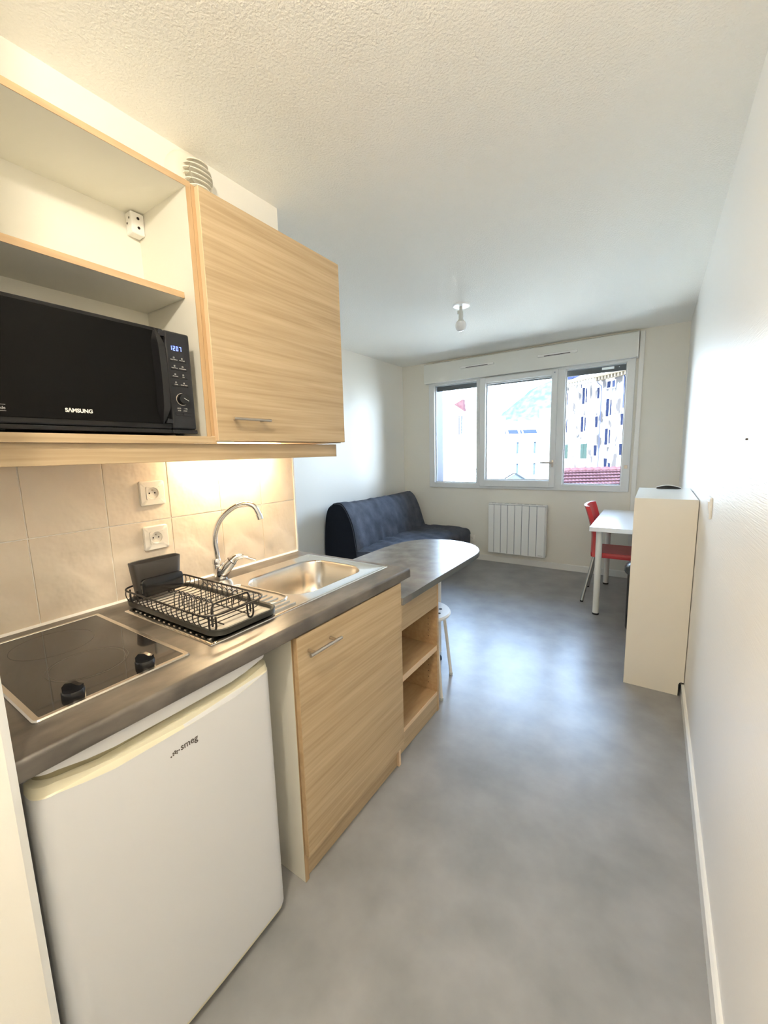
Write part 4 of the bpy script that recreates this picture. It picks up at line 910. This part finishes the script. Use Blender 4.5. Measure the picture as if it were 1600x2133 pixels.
endn = [((-1.14+(x+1.14)*0.97), SY0+0.006, 0.4+(z-0.4)*0.975) for x, y, z in loops[0]]
ende = [((-1.14+(x+1.14)*0.96), SY1-0.006, 0.4+(z-0.4)*0.965) for x, y, z in loops[-1]]
bk.rings([endn]+loops+[ende], cap0=False, cap1=True)
bk.build('backrest', M['fabric'], so, smooth=True)
sd_ = MB(); c = (-1.12, SY0+0.003, 0.4)
sd_.rings([endn, [(-1.14+(x+1.14)*0.99, SY0+0.002, 0.4+(z-0.4)*0.99) for x, y, z in endn]], cap0=False, cap1=True); sd_.build('side_cover', M['fabric_dark'], so)
MB().tube([(x, SY0+0.018, z) for x, y, z in [(-1.14+(q[0]+1.14)*0.99, 0, 0.4+(q[2]-0.4)*0.992) for q in loops[0]][2:-2]], 0.004, 6).build('piping', M['fabric_dark'], so, smooth=True)
st_ = MB(); loops = []
seatp = [(-1.00, 0.06), (-1.00, 0.40), (-0.93, 0.412), (-0.80, 0.420), (-0.62, 0.424), (-0.48, 0.424), (-0.405, 0.410), (-0.372, 0.370), (-0.366, 0.28), (-0.370, 0.06)]
for j in range(NS+1):
    y = SY0+0.01+(SY1+0.02-SY0)*j/NS; lp = []
    edge = min(j, NS-j)/3.0; dr_ = 0.018*max(0, 1-edge)
    for p in cat(seatp, 4):
        wz = (0.006*math.sin(21*y+8*p.x+2*math.sin(7*y))+0.007*math.sin(9*p.x+6*y)+0.005*math.sin(37*y+25*p.x)) if p.z > 0.35 and p.x > -0.98 else 0
        lp.append((p.x+(0.006*math.sin(17*y) if p.x > -0.4 and p.z < 0.35 else 0), y, max(0.05, p.z+wz-(dr_ if p.z > 0.3 else 0))))
    loops.append(lp)
st_.rings(loops); st_.build('seat_cover', M['fabric'], so, smooth=True)
for y in (SY0+0.15, SY1-0.15):
    for x in (-1.25, -0.45): MB().box(x-0.02, x+0.02, y-0.02, y+0.02, 0, 0.06).build('foot', M['black'], so)

# ================================================================ RADIATOR
rd_ = thing('electric_radiator', 'white finned electric radiator on the far wall below the window', 'radiator', (0.195, YB, 0.13))
r0, r1 = -0.136, 0.520; RYF = 4.678
edges = [-0.136, -0.0655, 0.0145, 0.0945, 0.1755, 0.2565, 0.3380, 0.4220, 0.5130]
MB().box(r0+0.006, r1-0.002, RYF+0.006, YB-0.022, 0.142, 0.716).build('core', M['gasket'], rd_)
for a, b in zip(edges, edges[1:]):
    MB().box(a+0.0025, b-0.0025, RYF, YB-0.026, 0.134, 0.712, 0.004).build('fin', M['radiator'], rd_)
MB().box(r0, r1, RYF+0.012, YB-0.024, 0.712, 0.727, 0.003).build('top_grille', M['radiator'], rd_)
MB().box(r1-0.007, r1, RYF+0.001, YB-0.024, 0.134, 0.712, 0.002).build('end_panel', M['radiator'], rd_)
for x in (-0.02, 0.40): MB().box(x-0.02, x+0.02, YB-0.024, YB, 0.25, 0.60).build('wall_bracket', M['gasket'], rd_)
for k in range(8): MB().box(-0.105+k*0.076, -0.055+k*0.076, RYF+0.03, RYF+0.05, 0.7265, 0.7275).build('grille_slot', M['gasket'], rd_)
MB().box(0.445, 0.495, RYF-0.0015, RYF+0.0005, 0.150, 0.158).build('name_plate', M['holder'], rd_)

# ================================================================ CEILING BULB (off)
cb = thing('bare_ceiling_bulb', 'bare unlit opal bulb hanging in a holder from a round ceiling rosette', 'bulb', (0.183, 3.10, H))
bc_ = (0.183, 3.105)
MB().lathe((bc_[0], bc_[1], H), [(0.066, 0), (0.066, -0.004), (0.060, -0.010), (0.03, -0.012)], 'z', 36).build('ceiling_rosette', M['fixture'], cb, smooth=True)
MB().lathe((bc_[0]-0.004, bc_[1], H-0.012), [(0.012, 0), (0.013, -0.03), (0.017, -0.034), (0.018, -0.075), (0.0175, -0.083)], 'z', 20).box(bc_[0]-0.030, bc_[0]-0.012, bc_[1]-0.008, bc_[1]+0.008, H-0.062, H-0.036, 0.002).build('bulb_holder', M['holder'], cb, smooth=True)
MB().lathe((bc_[0]-0.004, bc_[1], H-0.095), [(0.0165, 0), (0.018, -0.008), (0.026, -0.018), (0.0365, -0.030)], 'z', 28).build('bulb_collar', M['holder'], cb, smooth=True)
MB().lathe((bc_[0]-0.004, bc_[1], H-0.125), [(0.0367, 0), (0.0410, -0.014), (0.0418, -0.026), (0.0380, -0.042), (0.0280, -0.056), (0.0140, -0.0635), (0.002, -0.065)], 'z', 32).build('bulb_globe', M['bulb'], cb, smooth=True)

# ================================================================ LOW WHITE CABINET (right)
lc = thing('tall_cream_cabinet', 'narrow chest-high cream cabinet with a plain side, against the right wall', 'cabinet', (1.55, 2.9, 0))
cx0, cx1, cy0, cy1, ch_ = 1.4108, 1.6885, 2.5693, 3.240, 1.0705
side = [(cx0, 0), (1.6655, 0), (1.6655, 0.066), (1.6700, 0.076), (1.6760, 0.080), (cx1, 0.080), (cx1, ch_), (cx0, ch_)]
MB().prism(side, 'y', cy0, cy0+0.018).build('side_panel', M['cab'], lc)
MB().prism(side, 'y', cy1-0.018, cy1).build('side_panel', M['cab'], lc)
MB().prism([(1.6655, 0), (1.6695, 0), (1.6695, 0.064), (1.6725, 0.072), (1.6780, 0.0745), (cx1, 0.0745), (cx1, 0.0805), (1.6760, 0.0805), (1.6690, 0.0770), (1.6655, 0.068)], 'y', cy0+0.0005, cy0+0.014).build('notch_edge', M['rubber'], lc)  # thin black strip following the notch outline
MB().box(cx0+0.002, cx1-0.004, cy0+0.018, cy1-0.018, ch_-0.018, ch_-0.001).build('top_panel', M['cabtop'], lc)
MB().box(cx0+0.001, cx1-0.003, cy0+0.001, cy1, ch_+0.0002, ch_+0.0018).build('top_sheet', M['cabtop'], lc)
MB().box(1.675, cx1, cy0+0.018, cy1-0.018, 0.09, ch_-0.018).build('back_panel', M['cab'], lc)
MB().box(cx0+0.02, 1.664, cy0+0.018, cy1-0.018, 0.04, 0.058).build('bottom_panel', M['cab'], lc)
for k in range(2):
    y0 = cy0+0.019+k*0.317; dd_ = MB().box(cx0, cx0+0.017, y0, y0+0.314, 0.06, ch_-0.02, 0.001, 1).build('door', M['cab'], lc)
rc = thing('black_handset', 'slim black curved handset lying on the far edge of the cream cabinet', 'handset', (1.572, 3.2, ch_+0.002))
L = []
for i in range(13):
    t_ = i/12; x = 1.508+0.130*t_; zt = ch_+0.006+0.017*math.sin(PI*(0.08+0.88*t_)); zb = ch_+0.0022+0.004*max(0, t_-0.35)
    hw = 0.022*(1 if 0 < i < 12 else 0.7)
    L.append([(x, 3.196-hw, zb), (x, 3.196+hw, zb), (x, 3.196+hw, zt), (x, 3.196-hw, zt)])
ho_ = MB().rings(L).build('handset_body', M['black'], rc, smooth=True)
MB().rings([[(a[0], 3.196-0.016, a[2]+0.0003), (a[0], 3.196+0.016, a[2]+0.0003), (a[0], 3.196+0.016, a[2]+0.0022), (a[0], 3.196-0.016, a[2]+0.0022)] for a in [l[3] for l in L]]).build('handset_highlight', M['white'], rc, smooth=True)  # white strip stands for the highlight along the handset's upper face

# ================================================================ DESK, CHAIR, BIN
dk_ = thing('white_desk', 'small white table with round white legs, behind the cream cabinet', 'table', (1.39, 4.02, 0))
MB().box(1.092, 1.690, 3.487, 4.562, 0.700, 0.735, 0.002).build('tabletop', M['desk'], dk_)
for x, y in ((1.155, 3.583), (1.148, 4.466), (1.63, 3.583), (1.63, 4.466)):
    lg = MB().cone((x, y, 0.014), (x, y, 0.6995), 0.0235, n=24).build('leg', M['legwhite'], dk_, smooth=True)
    MB().lathe((x, y, 0.0), [(0.024, 0), (0.025, 0.004), (0.025, 0.014)], 'z', 24).build('leg_cap', M['rubber'], lg, smooth=True)
chr_ = thing('red_chair', 'red plastic chair with metal legs pushed under the white table', 'chair', (1.25, 4.08, 0))
BY0_, BY1_ = 3.925, 4.335
bb = MB(); F, Bk = [], []
NZ, NY = 14, 12
def bx_(z): 
    t_ = (z-0.40)/0.44
    return 1.058-0.004*t_-0.070*max(0, (t_-0.40)/0.6)**1.25
for i in range(NZ+1):
    t_ = i/NZ; z = 0.40+0.44*t_
    hw = 0.205-0.018*math.sin(PI*min(1, t_/0.9))
    cyc = 4.095+0.040*t_-0.0; rowf, rowb = [], []
    for j in range(NY+1):
        s_ = -1+2*j/NY; y = cyc+s_*hw; cur = 0.030*(abs(s_)**2.5)
        x = bx_(z)+cur; rowf.append(bb.bm.verts.new((x+0.012+0.012*(abs(s_) > 0.95), y, z))); rowb.append(bb.bm.verts.new((x-0.010, y, z)))
    F.append(rowf); Bk.append(rowb)
for i in range(NZ):
    for j in range(NY):
        bb.bm.faces.new((F[i][j], F[i][j+1], F[i+1][j+1], F[i+1][j])); bb.bm.faces.new((Bk[i][j], Bk[i+1][j], Bk[i+1][j+1], Bk[i][j+1]))
    bb.bm.faces.new((F[i][0], F[i+1][0], Bk[i+1][0], Bk[i][0])); bb.bm.faces.new((F[i][NY], Bk[i][NY], Bk[i+1][NY], F[i+1][NY]))
for j in range(NY):
    bb.bm.faces.new((F[0][j], Bk[0][j], Bk[0][j+1], F[0][j+1])); bb.bm.faces.new((F[NZ][j], F[NZ][j+1], Bk[NZ][j+1], Bk[NZ][j]))
bb.build('backrest', M['red'], chr_, smooth=True)
se = MB(); L = []
for z, k in ((0.398, 0.0), (0.430, 0.0), (0.440, 0.006), (0.436, 0.03)): L.append([(x, y, z) for x, y in rrect(1.062+k, 1.475-k, 3.900+k, 4.300-k, 0.03, 5)])
se.rings(L); se.build('seat', M['red'], chr_, smooth=True)
for fx, fy, tx, ty_ in ((1.018, 3.832, 1.090, 3.930), (1.0095, 4.283, 1.090, 4.255), (1.475, 3.850, 1.425, 3.930), (1.475, 4.300, 1.425, 4.255)):
    lg = MB().cone((fx, fy, 0.010), (tx, ty_, 0.400), 0.0125, n=16).build('leg', M['alu'], chr_, smooth=True)
    MB().lathe((fx, fy, 0.0), [(0.013, 0), (0.014, 0.012)], 'z', 14).build('leg_cap', M['rubber'], lg, smooth=True)
bn = thing('black_pedal_bin', 'black round bin with a domed grey-black lid, half hidden behind the cream cabinet', 'bin', (1.512, 3.425, 0))
MB().lathe((1.512, 3.425, 0.0), [(0.138, 0), (0.142, 0.012), (0.142, 0.03), (0.144, 0.432)], 'z', 40).build('bin_body', M['black'], bn, smooth=True)
MB().lathe((1.512, 3.425, 0.430), [(0.160, 0), (0.166, 0.010), (0.166, 0.040), (0.158, 0.055), (0.128, 0.085), (0.085, 0.108), (0.04, 0.118), (0.005, 0.120)], 'z', 40).build('bin_lid', M['lid'], bn, smooth=True)

# ================================================================ HALL CEILING LAMP (lit, behind the camera)
hl = thing('lit_ceiling_bulb', 'lit bulb on the kitchenette ceiling beside the camera', 'bulb', (1.15, -0.08, H))
MB().lathe((1.15, -0.08, H), [(0.066, 0), (0.066, -0.004), (0.060, -0.010), (0.018, -0.012), (0.018, -0.045)], 'z', 30).build('ceiling_rosette', M['fixture'], hl, smooth=True)
MB().lathe((1.15, -0.08, H-0.046), [(0.012, 0), (0.034, -0.035), (0.040, -0.055), (0.030, -0.085), (0.003, -0.097)], 'z', 24).build('bulb_globe', M['lampwarm'], hl, smooth=True)
pl2 = bpy.data.lights.new('hall_bulb_light', 'POINT'); pl2.energy = HALL_POWER; pl2.color = (1.0, 0.90, 0.75); pl2.shadow_soft_size = 0.045
plo = bpy.data.objects.new('hall_bulb_light', pl2); COL.objects.link(plo); plo.location = (1.15, -0.08, H-0.165)
